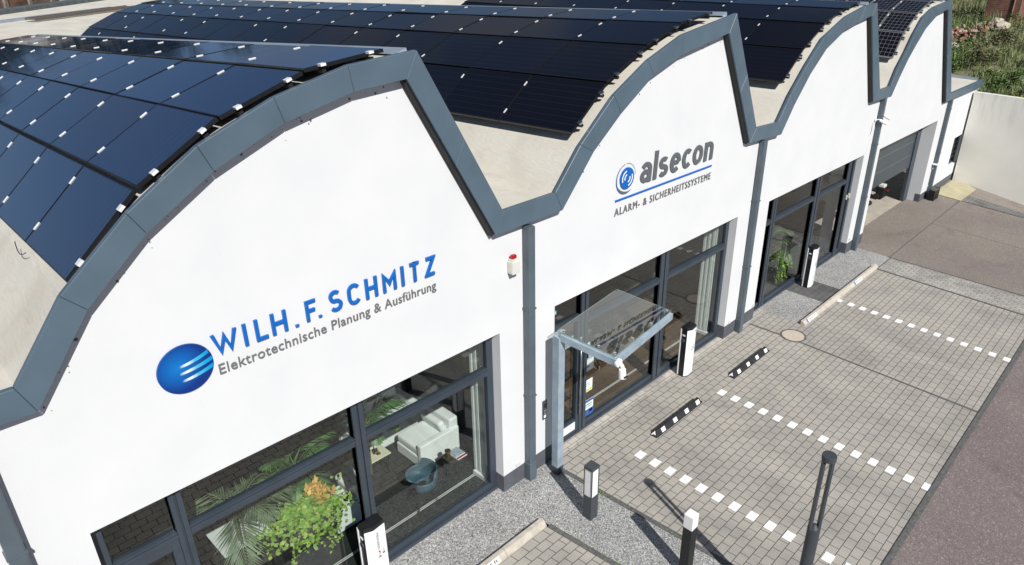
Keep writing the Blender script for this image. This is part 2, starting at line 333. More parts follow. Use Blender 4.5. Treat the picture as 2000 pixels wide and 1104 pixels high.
# ------------------------------------------------------------------ mesh helpers
class MB:
    def __init__(s): s.v = []; s.f = []; s.m = []; s.uv = []
    def add(s, vs, fs, mi=0, uvs=None):
        o = len(s.v); s.v += [tuple(v) for v in vs]
        for i, f in enumerate(fs):
            s.f.append([o+k for k in f]); s.m.append(mi)
            s.uv.append([uvs[k] for k in f] if uvs else None)
    def box(s, x0, x1, y0, y1, z0, z1, mi=0):
        v = [(x, y, z) for z in (z0, z1) for y in (y0, y1) for x in (x0, x1)]
        s.add(v, [(0, 2, 3, 1), (4, 5, 7, 6), (0, 1, 5, 4), (2, 6, 7, 3), (0, 4, 6, 2), (1, 3, 7, 5)], mi)
    def obox(s, c, ax, ay, az, hx, hy, hz, mi=0):
        c = Vector(c); ax = Vector(ax)*hx; ay = Vector(ay)*hy; az = Vector(az)*hz
        v = [c+i*ax+j*ay+k*az for k in (-1, 1) for j in (-1, 1) for i in (-1, 1)]
        s.add(v, [(0, 2, 3, 1), (4, 5, 7, 6), (0, 1, 5, 4), (2, 6, 7, 3), (0, 4, 6, 2), (1, 3, 7, 5)], mi)
    def prism(s, poly, a, b, axis='y', mi=0):
        n = len(poly)
        def P(q, t):
            if axis == 'y': return (q[0], t, q[1])
            if axis == 'x': return (t, q[0], q[1])
            return (q[0], q[1], t)
        s.add([P(q, a) for q in poly]+[P(q, b) for q in poly],
              [tuple(range(n))[::-1], tuple(range(n, 2*n))]+[(i, (i+1) % n, n+(i+1) % n, n+i) for i in range(n)], mi)
    def cyl(s, a, b, r0, r1=None, n=16, mi=0, cap=True):
        a, b = Vector(a), Vector(b); r1 = r0 if r1 is None else r1
        d = (b-a).normalized(); u = d.orthogonal().normalized(); w = d.cross(u)
        v = [a+r0*(math.cos(t)*u+math.sin(t)*w) for t in [2*math.pi*i/n for i in range(n)]]
        v += [b+r1*(math.cos(t)*u+math.sin(t)*w) for t in [2*math.pi*i/n for i in range(n)]]
        f = [(i, (i+1) % n, n+(i+1) % n, n+i) for i in range(n)]
        if cap: f += [tuple(range(n))[::-1], tuple(range(n, 2*n))]
        s.add(v, f, mi)
    def tube(s, pts, r, n=6, mi=0):
        for a, b in zip(pts[:-1], pts[1:]): s.cyl(a, b, r, r, n, mi)
    def quad(s, a, b, c, d, mi=0, uv=True):
        s.add([a, b, c, d], [(0, 1, 2, 3)], mi, [(0, 0), (1, 0), (1, 1), (0, 1)] if uv else None)
    def build(s, name, mats, parent=None, smooth=False, bevel=0, seg=2):
        me = bpy.data.meshes.new(name); me.from_pydata(s.v, [], s.f)
        if not isinstance(mats, (list, tuple)): mats = [mats]
        for m in mats: me.materials.append(MAT[m] if isinstance(m, str) else m)
        me.polygons.foreach_set('material_index', s.m)
        if any(u is not None for u in s.uv):
            ul = me.uv_layers.new(name='UVMap')
            for p, u in zip(me.polygons, s.uv):
                if u:
                    for li, q in zip(p.loop_indices, u): ul.data[li].uv = q
        if smooth:
            me.polygons.foreach_set('use_smooth', [True]*len(me.polygons))
        me.update()
        o = bpy.data.objects.new(name, me); COL.objects.link(o)
        if parent: o.parent = parent
        if bevel:
            md = o.modifiers.new('bevel', 'BEVEL'); md.width = bevel; md.segments = seg; md.limit_method = 'ANGLE'
        return o
def fixn(o):
    bm = bmesh.new(); bm.from_mesh(o.data); bmesh.ops.recalc_face_normals(bm, faces=bm.faces); bm.to_mesh(o.data); bm.free(); return o
def tag(o, label, cat, group=None):
    o['label'] = label; o['category'] = cat
    if group: o['group'] = group
    return o
def thing(name, label, cat, loc=(0, 0, 0), rz=0, group=None):
    o = bpy.data.objects.new(name, None); COL.objects.link(o); o.location = loc; o.rotation_euler = (0, 0, rz)
    o.empty_display_size = .1
    return tag(o, label, cat, group)
def struct(o): o['kind'] = 'structure'; return o
def stuff(o): o['kind'] = 'stuff'; return o

def text_mesh(mb, s, x0, x1, z0, z1, y, depth, spacing=1.0, bold=0., shear=0., mi=0):
    cu = bpy.data.curves.new('t', 'FONT'); cu.body = s; cu.size = 1; cu.extrude = .001; cu.space_character = spacing; cu.offset = bold; cu.shear = shear
    cu.resolution_u = 4
    to = bpy.data.objects.new('t', cu); COL.objects.link(to)
    bpy.context.view_layer.update()
    me = bpy.data.meshes.new_from_object(to.evaluated_get(bpy.context.evaluated_depsgraph_get()))
    xs = [v.co.x for v in me.vertices]; ys = [v.co.y for v in me.vertices]
    ax, bx, ay, by = min(xs), max(xs), min(ys), max(ys)
    vs = [(x0+(v.co.x-ax)/(bx-ax)*(x1-x0), y if v.co.z < 0 else y-depth, z0+(v.co.y-ay)/(by-ay)*(z1-z0)) for v in me.vertices]
    # local z>0 faces the viewer (towards -y)
    mb.add(vs, [tuple(p.vertices) for p in me.polygons], mi)
    bpy.data.objects.remove(to); bpy.data.curves.remove(cu); bpy.data.meshes.remove(me)

def A_(cx, cy, rx, ry, a0, a1, n=14):
    return [(cx+rx*math.cos(R(a0+(a1-a0)*i/n)), cy+ry*math.sin(R(a0+(a1-a0)*i/n))) for i in range(n+1)]
GLY = {  # centre lines of mono-line sign letters on a cap height of 1
 'W': [[(0, 1), (.26, 0), (.50, .92), (.74, 0), (1.0, 1)]], 'I': [[(0, 0), (0, 1)]], 'L': [[(0, 1), (0, 0), (.5, 0)]],
 'H': [[(0, 0), (0, 1)], [(.62, 0), (.62, 1)], [(0, .5), (.62, .5)]], '.': [[(0, 0), (0, .02)]], 'F': [[(0, 0), (0, 1), (.56, 1)], [(0, .5), (.48, .5)]],
 'S': [A_(.31, .76, .28, .24, 40, 180, 12)+A_(.31, .74, .28, .24, 180, 262, 8)[1:]+A_(.33, .26, .29, .24, 82, -30, 12)+A_(.33, .25, .31, .25, -30, -145, 10)[1:]],
 'C': [A_(.33, .67, .33, .33, 35, 180, 12)+A_(.33, .33, .33, .33, 180, 325, 12)], 'M': [[(0, 0), (0, 1), (.38, .38), (.76, 1), (.76, 0)]],
 'T': [[(.33, 0), (.33, 1)], [(0, 1), (.66, 1)]], 'Z': [[(0, 1), (.58, 1), (0, 0), (.60, 0)]],
 'a': [A_(.25, .47, .25, .25, 150, 0, 10)+[(.5, 0)], A_(.23, .21, .23, .19, 30, 390, 24)], 'l': [[(0, 0), (0, 1.08)]],
 's': [A_(.22, .545, .20, .155, 35, 180, 10)+A_(.22, .53, .20, .165, 180, 270, 7)[1:]+A_(.23, .18, .20, .175, 90, -30, 9)+A_(.23, .17, .21, .17, -30, -150, 9)[1:]],
 'e': [[(.04, .36), (.50, .36)], A_(.26, .36, .26, .35, 0, 180, 16)+A_(.26, .35, .26, .35, 180, 312, 12)[1:]], 'c': [A_(.26, .36, .26, .35, 48, 180, 12)+A_(.26, .35, .26, .35, 180, 312, 12)[1:]],
 'o': [A_(.27, .355, .27, .355, 0, 360, 32)], 'n': [[(0, 0), (0, .71)], [(0, .40)]+A_(.235, .45, .235, .26, 170, 0, 12)+[(.47, 0)]]}
def stroke_text(mb, word, x0, x1, z0, z1, y, depth, th, gap, slant=0., gs=1., ax=1.):
    # lay the glyphs out on a unit cap height, then fit between x0 and x1
    x = 0; items = []
    for ch in word:
        g_ = [[(q[0]*gs, q[1]) for q in pl] for pl in GLY[ch]]; xs = [p[0] for pl in g_ for p in pl]; w_ = max(xs)-min(xs)
        items.append((x-min(xs), g_, ch)); x += w_+gap*(.55 if ch == '.' else .55 if ch == 'L' else .8 if ch in 'FW' else 1)
    tot = max(px+p[0] for px, g_, ch in items for pl in g_ for p in pl)
    H = z1-z0; sx = (x1-x0-th*H*ax)/tot; hw = th*H/2
    lay = 0
    for px, g_, ch in items:
        for pl in g_:
            P = [Vector((x0+hw*ax+(px+p[0])*sx+slant*p[1]*H, z0+hw+p[1]*(H-2*hw))) for p in pl]
            closed = (P[0]-P[-1]).length < 1e-6
            if closed: P = P[:-1]
            n = len(P); w = hw; Lp = []; Rp = []
            # stems run on to the base and cap lines
            if not closed:
                for i0, i1 in ((0, 1), (-1, -2)):
                    d0 = (P[i0]-P[i1]).normalized()
                    if abs(d0.y) > .8 and (pl[i0][1] in (0, 1, 1.08, .71)): P[i0] = P[i0]+d0*w
            for i in range(n):
                a = P[i-1] if i or closed else None; b = P[(i+1) % n] if i < n-1 or closed else None
                d1 = (P[i]-a).normalized() if a is not None else (b-P[i]).normalized()
                d2 = (b-P[i]).normalized() if b is not None else d1
                n1 = Vector((-d1.y, d1.x)); n2 = Vector((-d2.y, d2.x)); m_ = (n1+n2)
                m_ = m_.normalized() if m_.length > 1e-3 else n1
                k = w/max(.30, m_.dot(n1)); o_ = Vector((m_.x*k*ax, m_.y*k))
                for lst, q in ((Lp, P[i]+o_), (Rp, P[i]-o_)): lst.append(Vector((q.x, min(max(q.y, z0), z1+.09*H))) if ch not in 'MWZ' else Vector((q.x, min(max(q.y, z0), z1))))
            dd = depth+lay*.0004; lay += 1
            V = [(q.x, y-dd, q.y) for q in Lp]+[(q.x, y-dd, q.y) for q in Rp]+[(q.x, y, q.y) for q in Lp]+[(q.x, y, q.y) for q in Rp]
            m = n if closed else n-1; Fc = []
            for i in range(m):
                j = (i+1) % n
                Fc += [(i, j, n+j, n+i), (i, 2*n+i, 2*n+j, j), (n+i, n+j, 3*n+j, 3*n+i)]
            if not closed: Fc += [(0, n, 3*n, 2*n), (n-1, 3*n-1, 4*n-1, 2*n-1)]
            mb.add(V, Fc)

# ------------------------------------------------------------------ ground
KT = [(-5, -.09), (3.56, -.09), (4.6, -.055), (5.74, -.018), (8.22, -.003), (11, .015), (13.45, .037), (16, .043), (17, .01), (30, 0)]
def kx(u):
    for (a, ka), (b, kb) in zip(KT[:-1], KT[1:]):
        if a <= u <= b: return ka+(kb-ka)*(u-a)/(b-a)
    return 0
def wx(u, v): return u+kx(u)*(v+1.0)
def sheet(name, u0, u1, v0, v1, z, mat, step=.6, warp=True, swap=False):
    mb = MB(); nu = max(1, int((u1-u0)/step)); nv = 4
    P = []; UV = []
    for j in range(nv+1):
        for i in range(nu+1):
            u = u0+(u1-u0)*i/nu; v = v0+(v1-v0)*j/nv
            P.append((wx(u, v) if warp else u, v, z)); UV.append((v, u) if swap else (u, v))
    f = [(j*(nu+1)+i, j*(nu+1)+i+1, (j+1)*(nu+1)+i+1, (j+1)*(nu+1)+i) for j in range(nv) for i in range(nu)]
    mb.add(P, f, 0, UV)
    return struct(mb.build(name, mat))
g = MB(); g.add([(-900, -900, -.9), (900, -900, -.9), (900, 900, -.9), (-900, 900, -.9)], [(0, 1, 2, 3)])
struct(g.build('ground', plain('dusty_ground', (.16, .15, .12), .95, 0, .3, .2)))
sheet('parking_paving', 4.64, 11.74, -4.82, -.05, 0, 'pavers')
sheet('parking_paving', 11.74, 15.95, -4.82, -1.035, 0, 'pavers')
sheet('parking_paving', -4, 3.555, -4.82, -.972, 0, 'pavers')
sheet('paving_border', 4.64, 11.74, -.05, .17, .004, 'pavers_light', warp=False)
sheet('paving_strip', 15.99, 16.96, -4.82, -1.05, 0, 'pavers_strip', swap=True)
sheet('paver_patch', 13.12, 14.08, -.90, .17, .006, 'pavers_dark', warp=False)
sheet('gravel_bed', -6, 4.655, -.85, .17, .002, 'gravel', warp=False)
sheet('gravel_bed', 3.6, 4.62, -4.82, -.85, .002, 'gravel')
sheet('gravel_bed', 11.74, 17.0, -1.03, .17, .002, 'gravel', warp=False)
yd = MB(); PY = []; NXY, NYY_ = 70, 44
def zy(x, y):
    f = min(1, max(0, (x-22.5)/3.3)); f = f*f*(3-2*f)
    return -.155*f*max(0, -.35-y)
for j in range(NYY_+1):
    for i in range(NXY+1):
        x, y = 17+9.2*i/NXY, -4.9+5.34*j/NYY_
        PY.append((x, y, zy(x, y)))
yd.add(PY, [(j*(NXY+1)+i, j*(NXY+1)+i+1, (j+1)*(NXY+1)+i+1, (j+1)*(NXY+1)+i) for j in range(NYY_) for i in range(NXY)])
struct(yd.build('asphalt_yard', 'asphalt_yard'))
sheet('road', -60, 60, -60, -4.9, -.004, 'asphalt', step=30, warp=False)
def strip(name, pts, w, z0, z1, mat):
    mb = MB()
    for (a, b) in zip(pts[:-1], pts[1:]):
        a = Vector((a[0], a[1], 0)); b = Vector((b[0], b[1], 0)); d = (b-a).normalized(); n = Vector((-d.y, d.x, 0))*w/2
        mb.add([a+n+Vector((0, 0, z)) if k else a-n+Vector((0, 0, z)) for z in (z0, z1) for k in (0, 1)]+[b+n+Vector((0, 0, z)) if k else b-n+Vector((0, 0, z)) for z in (z0, z1) for k in (0, 1)],
               [(2, 3, 7, 6), (0, 1, 3, 2), (4, 6, 7, 5), (0, 2, 6, 4), (1, 5, 7, 3)])
    return struct(mb.build(name, mat))
strip('edging_kerb', [(wx(3.59, -.98), -.98), (wx(3.59, -4.82), -4.82)], .075, -.05, .012, 'edging')
strip('edging_kerb', [(wx(4.62, -.25), -.25), (wx(4.62, -4.82), -4.82)], .075, -.05, .012, 'edging')
strip('edging_kerb', [(wx(15.97, -1.03), -1.03), (wx(15.97, -4.82), -4.82)], .06, -.05, .012, 'edging')
strip('edging_kerb', [(16.98, -.95), (wx(16.98, -4.82), -4.82)], .05, -.05, .010, 'edging')
strip('road_kerb', [(-8, -4.86), (4, -4.86)], .085, -.06, .02, 'edging')
strip('road_kerb', [(4.004, -4.86), (10, -4.86)], .085, -.06, .02, 'edging')
strip('road_kerb', [(10.004, -4.86), (17, -4.86)], .085, -.06, .02, 'edging')
strip('drain_joint', [(10.96, -.09), (wx(11.0, -1.0), -1.0), (wx(10.99, -4.82), -4.82)], .05, -.05, .006, 'edging')
strip('asphalt_joint', [(17.02, -1.0), (23.6, -.97)], .03, -.05, .004, 'edging')
strip('asphalt_joint', [(20.6, -1.0), (20.2, -4.8)], .012, -.05, .003, 'edging')
def zy6(x, y): return (x, y, zy(x, y)+.016)
mb = MB(); mb.add([zy6(23.7, -.05), zy6(23.65, -.35), zy6(23.62, -.99), zy6(24.6, -.98), zy6(25.6, -.975), zy6(25.85, -.6), zy6(25.85, -.07)], [(0, 1, 2, 3, 4, 5, 6)]); struct(mb.build('beige_slab', 'beige_slab'))
mb = MB()
for k in range(8):
    y0, y1 = -1.02-.45*k, -1.02-.45*(k+1)
    a0, a1 = 23.66+.05*(y0+1), 23.66+.05*(y1+1)
    for m_ in range(4):
        b0, b1 = a0+.24*m_, a1+.24*m_
        mb.add([zy6(b0, y0), zy6(b0+.24, y0), zy6(b1+.24, y1), zy6(b1, y1)], [(3, 2, 1, 0)], 0, [(-y0, .24*m_), (-y0, .24*m_+.24), (-y1, .24*m_+.24), (-y1, .24*m_)])
struct(mb.build('block_strip', 'stripe_blocks'))
# white marker stones
def marks(pts, sx=.088, sy=.068):
    mb = MB()
    for x, y in pts: mb.box(x-sx, x+sx, y-sy, y+sy, -.02, .004)
    return struct(mb.build('parking_line', 'paint_white'))
marks([(8.219, -1.043-.2867*i) for i in range(14)])
marks([(5.737+.0175*i*.2867, -1.0-.2925*i) for i in range(13) if i != 10])
marks([(13.488, -1.09)], .07, .05)
marks([(13.488-.01*i*(1+.05*i)*.6, -1.09-.2805*i) for i in range(1, 14)], .085, .066)

# kerb stones
def kerb(name, x0, x1, yb, yf, h, joints):
    mb = MB(); xs = [x0]+joints+[x1]
    for a, b in zip(xs[:-1], xs[1:]):
        mb.prism([(yb, -.05), (yf, -.05), (yf, .035), (yf+.055, h), (yb, h)], a+.002, b-.002, 'x')
    o = mb.build(name, 'kerb', bevel=.008); fixn(o); return struct(o)
kerb('stone_kerb', -3, 3.55, -.845, -.972, .10, [.8, 2.78])
kerb('stone_kerb', 11.72, 16.05, -.925, -1.04, .10, [12.85, 13.95, 15.05])
def plate(x0, x1, yb, yf, h, s, lab, blue):
    t = thing('parking_plate', lab, 'sign', ((x0+x1)/2, yf, 0))
    nrm = Vector((0, -(h-.035), .055)).normalized(); ax = Vector((1, 0, 0)); up = nrm.cross(ax)*-1
    up = Vector((0, .055, h-.035)).normalized(); nrm = ax.cross(up)
    c = Vector((0, .0275, .035+(h-.035)/2))+nrm*.006
    mb = MB(); mb.obox(c, ax, up, nrm, (x1-x0)/2, .04, .003); mb.build('plate_panel', 'matt_white', t)
    if blue:
        mb = MB(); mb.obox(c+ax*(-(x1-x0)/2+.02)+nrm*.002, ax, up, nrm, .02, .04, .003); mb.build('blue_band', 'plate_blue', t)
    mb = MB(); m2 = MB(); text_mesh(m2, s, (-(x1-x0)/2+(.06 if blue else .03)), (x1-x0)/2-.03, -.024, .024, 0, .002)
    mb.add([c+ax*v[0]+up*v[2]+nrm*(.004-v[1]) for v in m2.v], m2.f); mb.build('plate_lettering', 'black', t)
    return t
plate(1.98, 2.655, -.845, -.972, .10, 'BESUCHER', 'white plate reading BESUCHER on the near stone kerb', False)
plate(11.86, 12.34, -.925, -1.04, .10, 'TE 9122', 'white number plate with blue band at the near end of the far stone kerb', True)
plate(14.53, 14.98, -.925, -1.04, .10, 'TE 9123', 'white number plate with blue band near the far end of the far stone kerb', True)

# manhole
t = thing('manhole_cover', 'round sandy manhole cover set in the paving beside the far kerb', 'manhole cover', (11.15, -1.04, 0))
mb = MB(); mb.cyl((0, 0, -.03), (0, 0, .010), .235, n=40); mb.build('lid', 'steelplate', t)
mb = MB()
for i in range(40):
    a, b = 2*math.pi*i/40, 2*math.pi*(i+1)/40
    mb.add([(r*math.cos(q), r*math.sin(q), .008) for r, q in ((.243, a), (.243, b), (.28, b), (.28, a))], [(0, 3, 2, 1)])
mb.build('rim', 'edging', t)

# ------------------------------------------------------------------ building
B = thing('commercial_building', 'white hall with four saw-tooth arched gables edged in slate-blue metal', 'building', (0, 0, 0))
O = [[(-1.427, 4.459), (-.975, 5.082), (-.393, 5.608), (.2345, 6.0387), (.948, 6.343), (1.7086, 6.542), (2.5, 6.613)],
     [(4.570, 4.599), (5.065, 5.163), (5.737, 5.7305), (6.485, 6.131), (7.296, 6.416), (8.837, 6.648)],
     [(10.8786, 4.5406), (11.28, 5.041), (11.855, 5.578), (12.414, 6.022), (13.328, 6.352), (14.285, 6.521), (14.942, 6.556)],
     [(16.94, 4.5007), (17.254, 4.949), (17.651, 5.329), (17.98, 5.706), (18.427, 6.092), (18.99, 6.278), (20.511, 6.423)]]
I = [[(-1.338, 4.198), (-.827, 4.909), (-.287, 5.4065), (.3268, 5.8035), (1.014, 6.1056), (1.742, 6.290), (2.3555, 6.340)],
     [(4.716, 4.315), (5.3375, 5.0116), (5.916, 5.456), (6.635, 5.900), (7.339, 6.132), (8.661, 6.351)],
     [(11.092, 4.261), (11.50, 4.79), (12.02, 5.33), (12.60, 5.765), (13.445, 6.091), (14.13, 6.215), (14.779, 6.296)],
     [(17.148, 4.203), (17.47, 4.63), (17.87, 5.07), (18.25, 5.385), (18.76, 5.765), (19.56, 6.084), (20.385, 6.176)]]
VO = [(3.626, 4.590), (10.021, 4.572), (16.216, 4.489), (22.709, 3.577)]     # valley inner-left (outer line)
VI = [(3.496, 4.298), (9.837, 4.314), (15.921, 4.229), (22.379, 3.334)]     # valley lower-left
SH = [(.04, -.09), (-.01, -.055), (-.02, -.03), (0., 0.)]
LEN = [17.5, 21.6, 21.6, 12.]
# facade wall: one sheet with openings
outer = [(-7, -.06), (26.5, -.06), (26.5, 3.45), (22.55, 3.45)]
top = []
def mid(a, b, t=.5): return (a[0]+(b[0]-a[0])*t, a[1]+(b[1]-a[1])*t)
top += [(-7, 4.33), (-1.385, 4.33)]
for n in range(4):
    top += [mid(a, b) for a, b in zip(O[n], I[n])]
    top += [mid(VO[n], VI[n])]
outer = [(-7, -.06)]+[(26.5, -.06), (26.5, 3.45)]+top[::-1]
holes = [(-1.28, 3.615, -.03, 2.793), (4.701, 9.953, -.03, 2.793), (11.233, 16.352, -.03, 2.793), (17.47, 22.407, -.03, 2.735), (25.02, 26.08, .64, 1.70)]
bm = bmesh.new()
def loop(pts):
    vs = [bm.verts.new((p[0], 0, p[1])) for p in pts]
    for i in range(len(vs)): bm.edges.new((vs[i], vs[(i+1) % len(vs)]))
loop(outer)
for a, b, c, d in holes: loop([(a, c), (b, c), (b, d), (a, d)])
bmesh.ops.triangle_fill(bm, use_beauty=True, use_dissolve=False, edges=bm.edges[:])
bmesh.ops.recalc_face_normals(bm, faces=bm.faces)
r = bmesh.ops.extrude_face_region(bm, geom=bm.faces[:])
for v in [e for e in r['geom'] if isinstance(e, bmesh.types.BMVert)]: v.co.y = .30
bmesh.ops.recalc_face_normals(bm, faces=bm.faces)
me = bpy.data.meshes.new('front_wall'); bm.to_mesh(me); bm.free(); me.materials.append(MAT['wall'])
o = bpy.data.objects.new('front_wall', me); COL.objects.link(o); o.parent = B
# deep garage reveal
mb = MB(); mb.box(22.407, 22.62, .30, .52, 0, 2.735); mb.box(17.25, 17.47, .30, .52, 0, 2.735); mb.box(17.25, 22.62, .30, .52, 2.735, 3.0)
mb.build('garage_reveal', 'wall', B)
# plinths
for a, b in ((3.612, 4.704), (9.95, 11.236), (16.349, 17.473), (22.404, 23.7), (23.7, 26.5), (-7, -1.277)):
    mb = MB(); mb.box(a, b, -.004, .17, -.05, .30 if b < 23 else .26); mb.build('plinth', 'plinth', B)
# outer shell: left side, back and interior
mb = MB(); mb.box(-7.2, -7, 0, 9, -.05, 4.3); mb.box(26.5, 26.7, 0, 9, -.05, 3.4); mb.box(-7.2, 26.7, 9, 9.2, -.05, 4.3)
mb.build('rear_wall', 'wall', B)
mb = MB(); mb.box(4.1, 4.2, .32, 9, 0, 4.4); mb.build('partition_wall', 'inner_wall', B)
mb = MB(); mb.box(10.5, 10.6, .32, 9, 0, 4.4); mb.build('partition_wall', 'inner_wall', B)
mb = MB(); mb.box(-7, 4.1, 5.0, 5.1, 0, 3.1); mb.build('partition_wall', 'inner_wall', B)
mb = MB(); mb.box(4.2, 10.5, 5.0, 5.1, 0, 3.1); mb.build('partition_wall', 'inner_wall', B)
mb = MB(); mb.box(-7, 22.4, .30, 9, 3.1, 3.2); mb.build('ceiling', 'ceil', B)
def ufloor(x0, x1, y0, y1, mat, swap=False):
    mb = MB(); mb.add([(x0, y0, .01), (x1, y0, .01), (x1, y1, .01), (x0, y1, .01)], [(0, 1, 2, 3)], 0, [(x0, y0), (x1, y0), (x1, y1), (x0, y1)])
    return mb.build('room_floor', mat, B)
ufloor(-7, 4.1, .17, 5, 'carpet'); ufloor(4.2, 10.5, .17, 5, 'wood'); ufloor(10.6, 17.2, .17, 9, 'darkfloor'); ufloor(17.2, 26.5, .42, 9, 'hallfloor')
for a, b in ((-1.1, 3.6), (4.9, 9.7)):  # pale floor strips added for a double line reflected in the window glass
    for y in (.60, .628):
        mb = MB(); mb.box(a, b, y, y+.006, .01, .018); mb.build('reflected_line', 'matt_white', B)

# windows
def window(x0, x1, mull, lab, transoms, extra=()):
    w = MB(); w.box(x0, x1, .165, .245, -.02, .14); w.box(x0, x1, .165, .245, 2.68, 2.80)
    w.box(x0-.01, x0+.10, .165, .245, .14, 2.68); w.box(x1-.11, x1+.005, .165, .245, .14, 2.68)
    w.box(x0, x1, .13, .165, -.02, .05)
    wo_ = w.build('window', 'frame', B, bevel=.004)
    for a, b in mull:
        m = MB(); m.box(a, a+(b-a)*.42, .135, .25, .02, 2.68); m.box(b-(b-a)*.42, b, .135, .25, .02, 2.68); m.box(a, b, .16, .25, .02, 2.68)
        m.build('mullion', 'frame', wo_, bevel=.004)
    for a, b in transoms:
        m = MB(); m.box(a, b, .145, .25, 2.095, 2.205); m.box(a, b, .125, .145, 2.15, 2.185); m.build('transom', 'frame', wo_, bevel=.005)
    xs = [x0+.10]+[q for ab in mull for q in ab]+[x1-.11]
    for a, b in zip(xs[0::2], xs[1::2]):
        tr = [q for q in transoms if q[0] <= a+.01 and q[1] >= b-.01]
        for z0, z1 in (((.14, 2.095), (2.205, 2.68)) if tr else ((.14, 2.68),)):
            m = MB(); m.quad((a, .20, z0), (b, .20, z0), (b, .20, z1), (a, .20, z1)); m.build('pane', 'glass', wo_)
    return wo_
w1 = window(-1.28, 3.615, [(-.61, -.49), (1.40, 1.55)], 'w', [(-1.18, -.61), (-.49, 1.40), (1.55, 3.505)])
m = MB(); m.box(-1.18, -1.10, .15, .235, .14, 2.095); m.box(-.69, -.61, .15, .235, .14, 2.095); m.box(-1.10, -.69, .15, .235, .14, .25); m.box(-1.10, -.69, .15, .235, 2.01, 2.095)
m.build('door_leaf', 'frame', w1, bevel=.004)
w2 = window(4.701, 9.953, [(5.47, 5.64), (7.60, 7.84)], 'w', [(5.64, 7.60), (7.84, 9.843)])
w3 = window(11.233, 16.352, [(11.76, 11.94), (13.95, 14.22), (15.84, 16.0)], 'w', [(11.333, 11.76), (11.94, 13.95), (14.22, 15.84)])
# entrance door in the second window
d = MB(); d.box(4.80, 4.87, .15, .235, .02, 2.30); d.box(5.40, 5.47, .15, .235, .02, 2.30); d.box(4.87, 5.40, .15, .235, .02, .30); d.box(4.87, 5.40, .15, .235, 2.22, 2.30)
door = d.build('entrance_door', 'frame', B, bevel=.004)
m = MB(); m.cyl((5.43, .09, .45), (5.43, .09, 1.85), .014); m.cyl((5.43, .09, .6), (5.43, .16, .6), .008); m.cyl((5.43, .09, 1.7), (5.43, .16, 1.7), .008); m.build('handle', 'steel', door, smooth=True)
m = MB(); m.box(4.90, 5.38, .143, .149, .12, .27); m.build('kick_plate', 'matt_white', door)
# hardware studs beside the third window
m = MB(); m.box(16.02, 16.06, .12, .165, 1.62, 1.74); m.build('latch', 'cream_plastic', B)
m = MB(); m.box(16.20, 16.24, .12, .165, 1.62, 1.74); m.build('latch', 'cream_plastic', B)

# annex window
w = MB(); w.box(25.02, 25.08, .10, .18, .64, 1.70); w.box(26.02, 26.08, .10, .18, .64, 1.70); w.box(25.08, 26.02, .10, .18, .64, .70); w.box(25.08, 26.02, .10, .18, 1.64, 1.70)
aw = w.build('window', 'frame', B); m = MB(); m.quad((25.08, .14, .7), (26.02, .14, .7), (26.02, .14, 1.64), (25.08, .14, 1.64)); m.build('pane', 'glass', aw)
m = MB()
for z in (.9, 1.08, 1.26, 1.44): m.box(25.05, 26.05, .07, .09, z, z+.025)
m.build('window_bars', 'steel', aw)

# garage door
gd = MB(); 
zs = [1.165, 1.62, 2.07, 2.36]
for a, b in zip(zs[:-1], zs[1:]): gd.box(17.3, 22.03, .44, .48, a+.006, b-.006)
gdo = gd.build('garage_door', 'garage', B)
m = MB()
for z in zs[1:-1]: m.box(17.3, 22.03, .446, .474, z-.006, z+.006)
m.build('panel_seam', 'garage_seam', gdo)
m = MB(); m.box(22.03, 22.40, .40, .50, 0, 2.45); m.box(17.3, 22.40, .40, .50, 2.36, 2.735); m.box(17.3, 17.5, .40, .50, 0, 2.45); m.build('garage_frame', 'frame', gdo)

# fascia: faceted sheet-metal band
for n in range(4):
    mb = MB()
    segs = [(O[n][i], O[n][i+1], I[n][i], I[n][i+1]) for i in range(len(O[n])-1)]
    h1 = mid(O[n][-1], VO[n], .5); h2 = mid(I[n][-1], VI[n], .5)
    segs += [(O[n][-1], h1, I[n][-1], h2), (h1, VO[n], h2, VI[n])]
    if n < 3: segs.append((VO[n], O[n+1][0], VI[n], I[n+1][0]))
    else: segs += [(VO[3], (26.53, 3.585), VI[3], (26.47, 3.32))]
    if n == 0: segs.insert(0, ((-2.55, 4.47), O[0][0], (-2.62, 4.21), I[0][0])); segs.insert(0, ((-6.0, 5.2), (-2.55, 4.47), (-6.0, 4.9), (-2.62, 4.21)))
    for a, b, c, d_ in segs:
        da = (Vector((b[0]-a[0], 0, b[1]-a[1]))).normalized()*.0012
        q = [Vector((a[0], -.12, a[1]))+da, Vector((b[0], -.12, b[1]))-da, Vector((d_[0], -.12, d_[1]))-da, Vector((c[0], -.12, c[1]))+da]
        k = [q[0]+Vector((0, .06, 0)), q[1]+Vector((0, .06, 0)), q[2]+Vector((0, .19, 0)), q[3]+Vector((0, .19, 0))]
        mb.add(q+k, [(0, 1, 2, 3), (7, 6, 5, 4), (0, 4, 5, 1), (1, 5, 6, 2), (2, 6, 7, 3), (3, 7, 4, 0)])
    fo = mb.build('fascia', 'fascia', B, bevel=.004, seg=1); fixn(fo)
# dark strip beside the steep sides: fascia return and gap, shade in its colour
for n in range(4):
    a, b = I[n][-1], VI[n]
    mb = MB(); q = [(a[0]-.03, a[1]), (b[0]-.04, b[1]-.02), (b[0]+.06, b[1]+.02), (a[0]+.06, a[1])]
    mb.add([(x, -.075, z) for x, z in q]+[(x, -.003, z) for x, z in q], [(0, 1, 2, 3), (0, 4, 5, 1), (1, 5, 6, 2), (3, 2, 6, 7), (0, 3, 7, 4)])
    fixn(mb.build('steep_side_shaded_return', 'shaded_return', B))
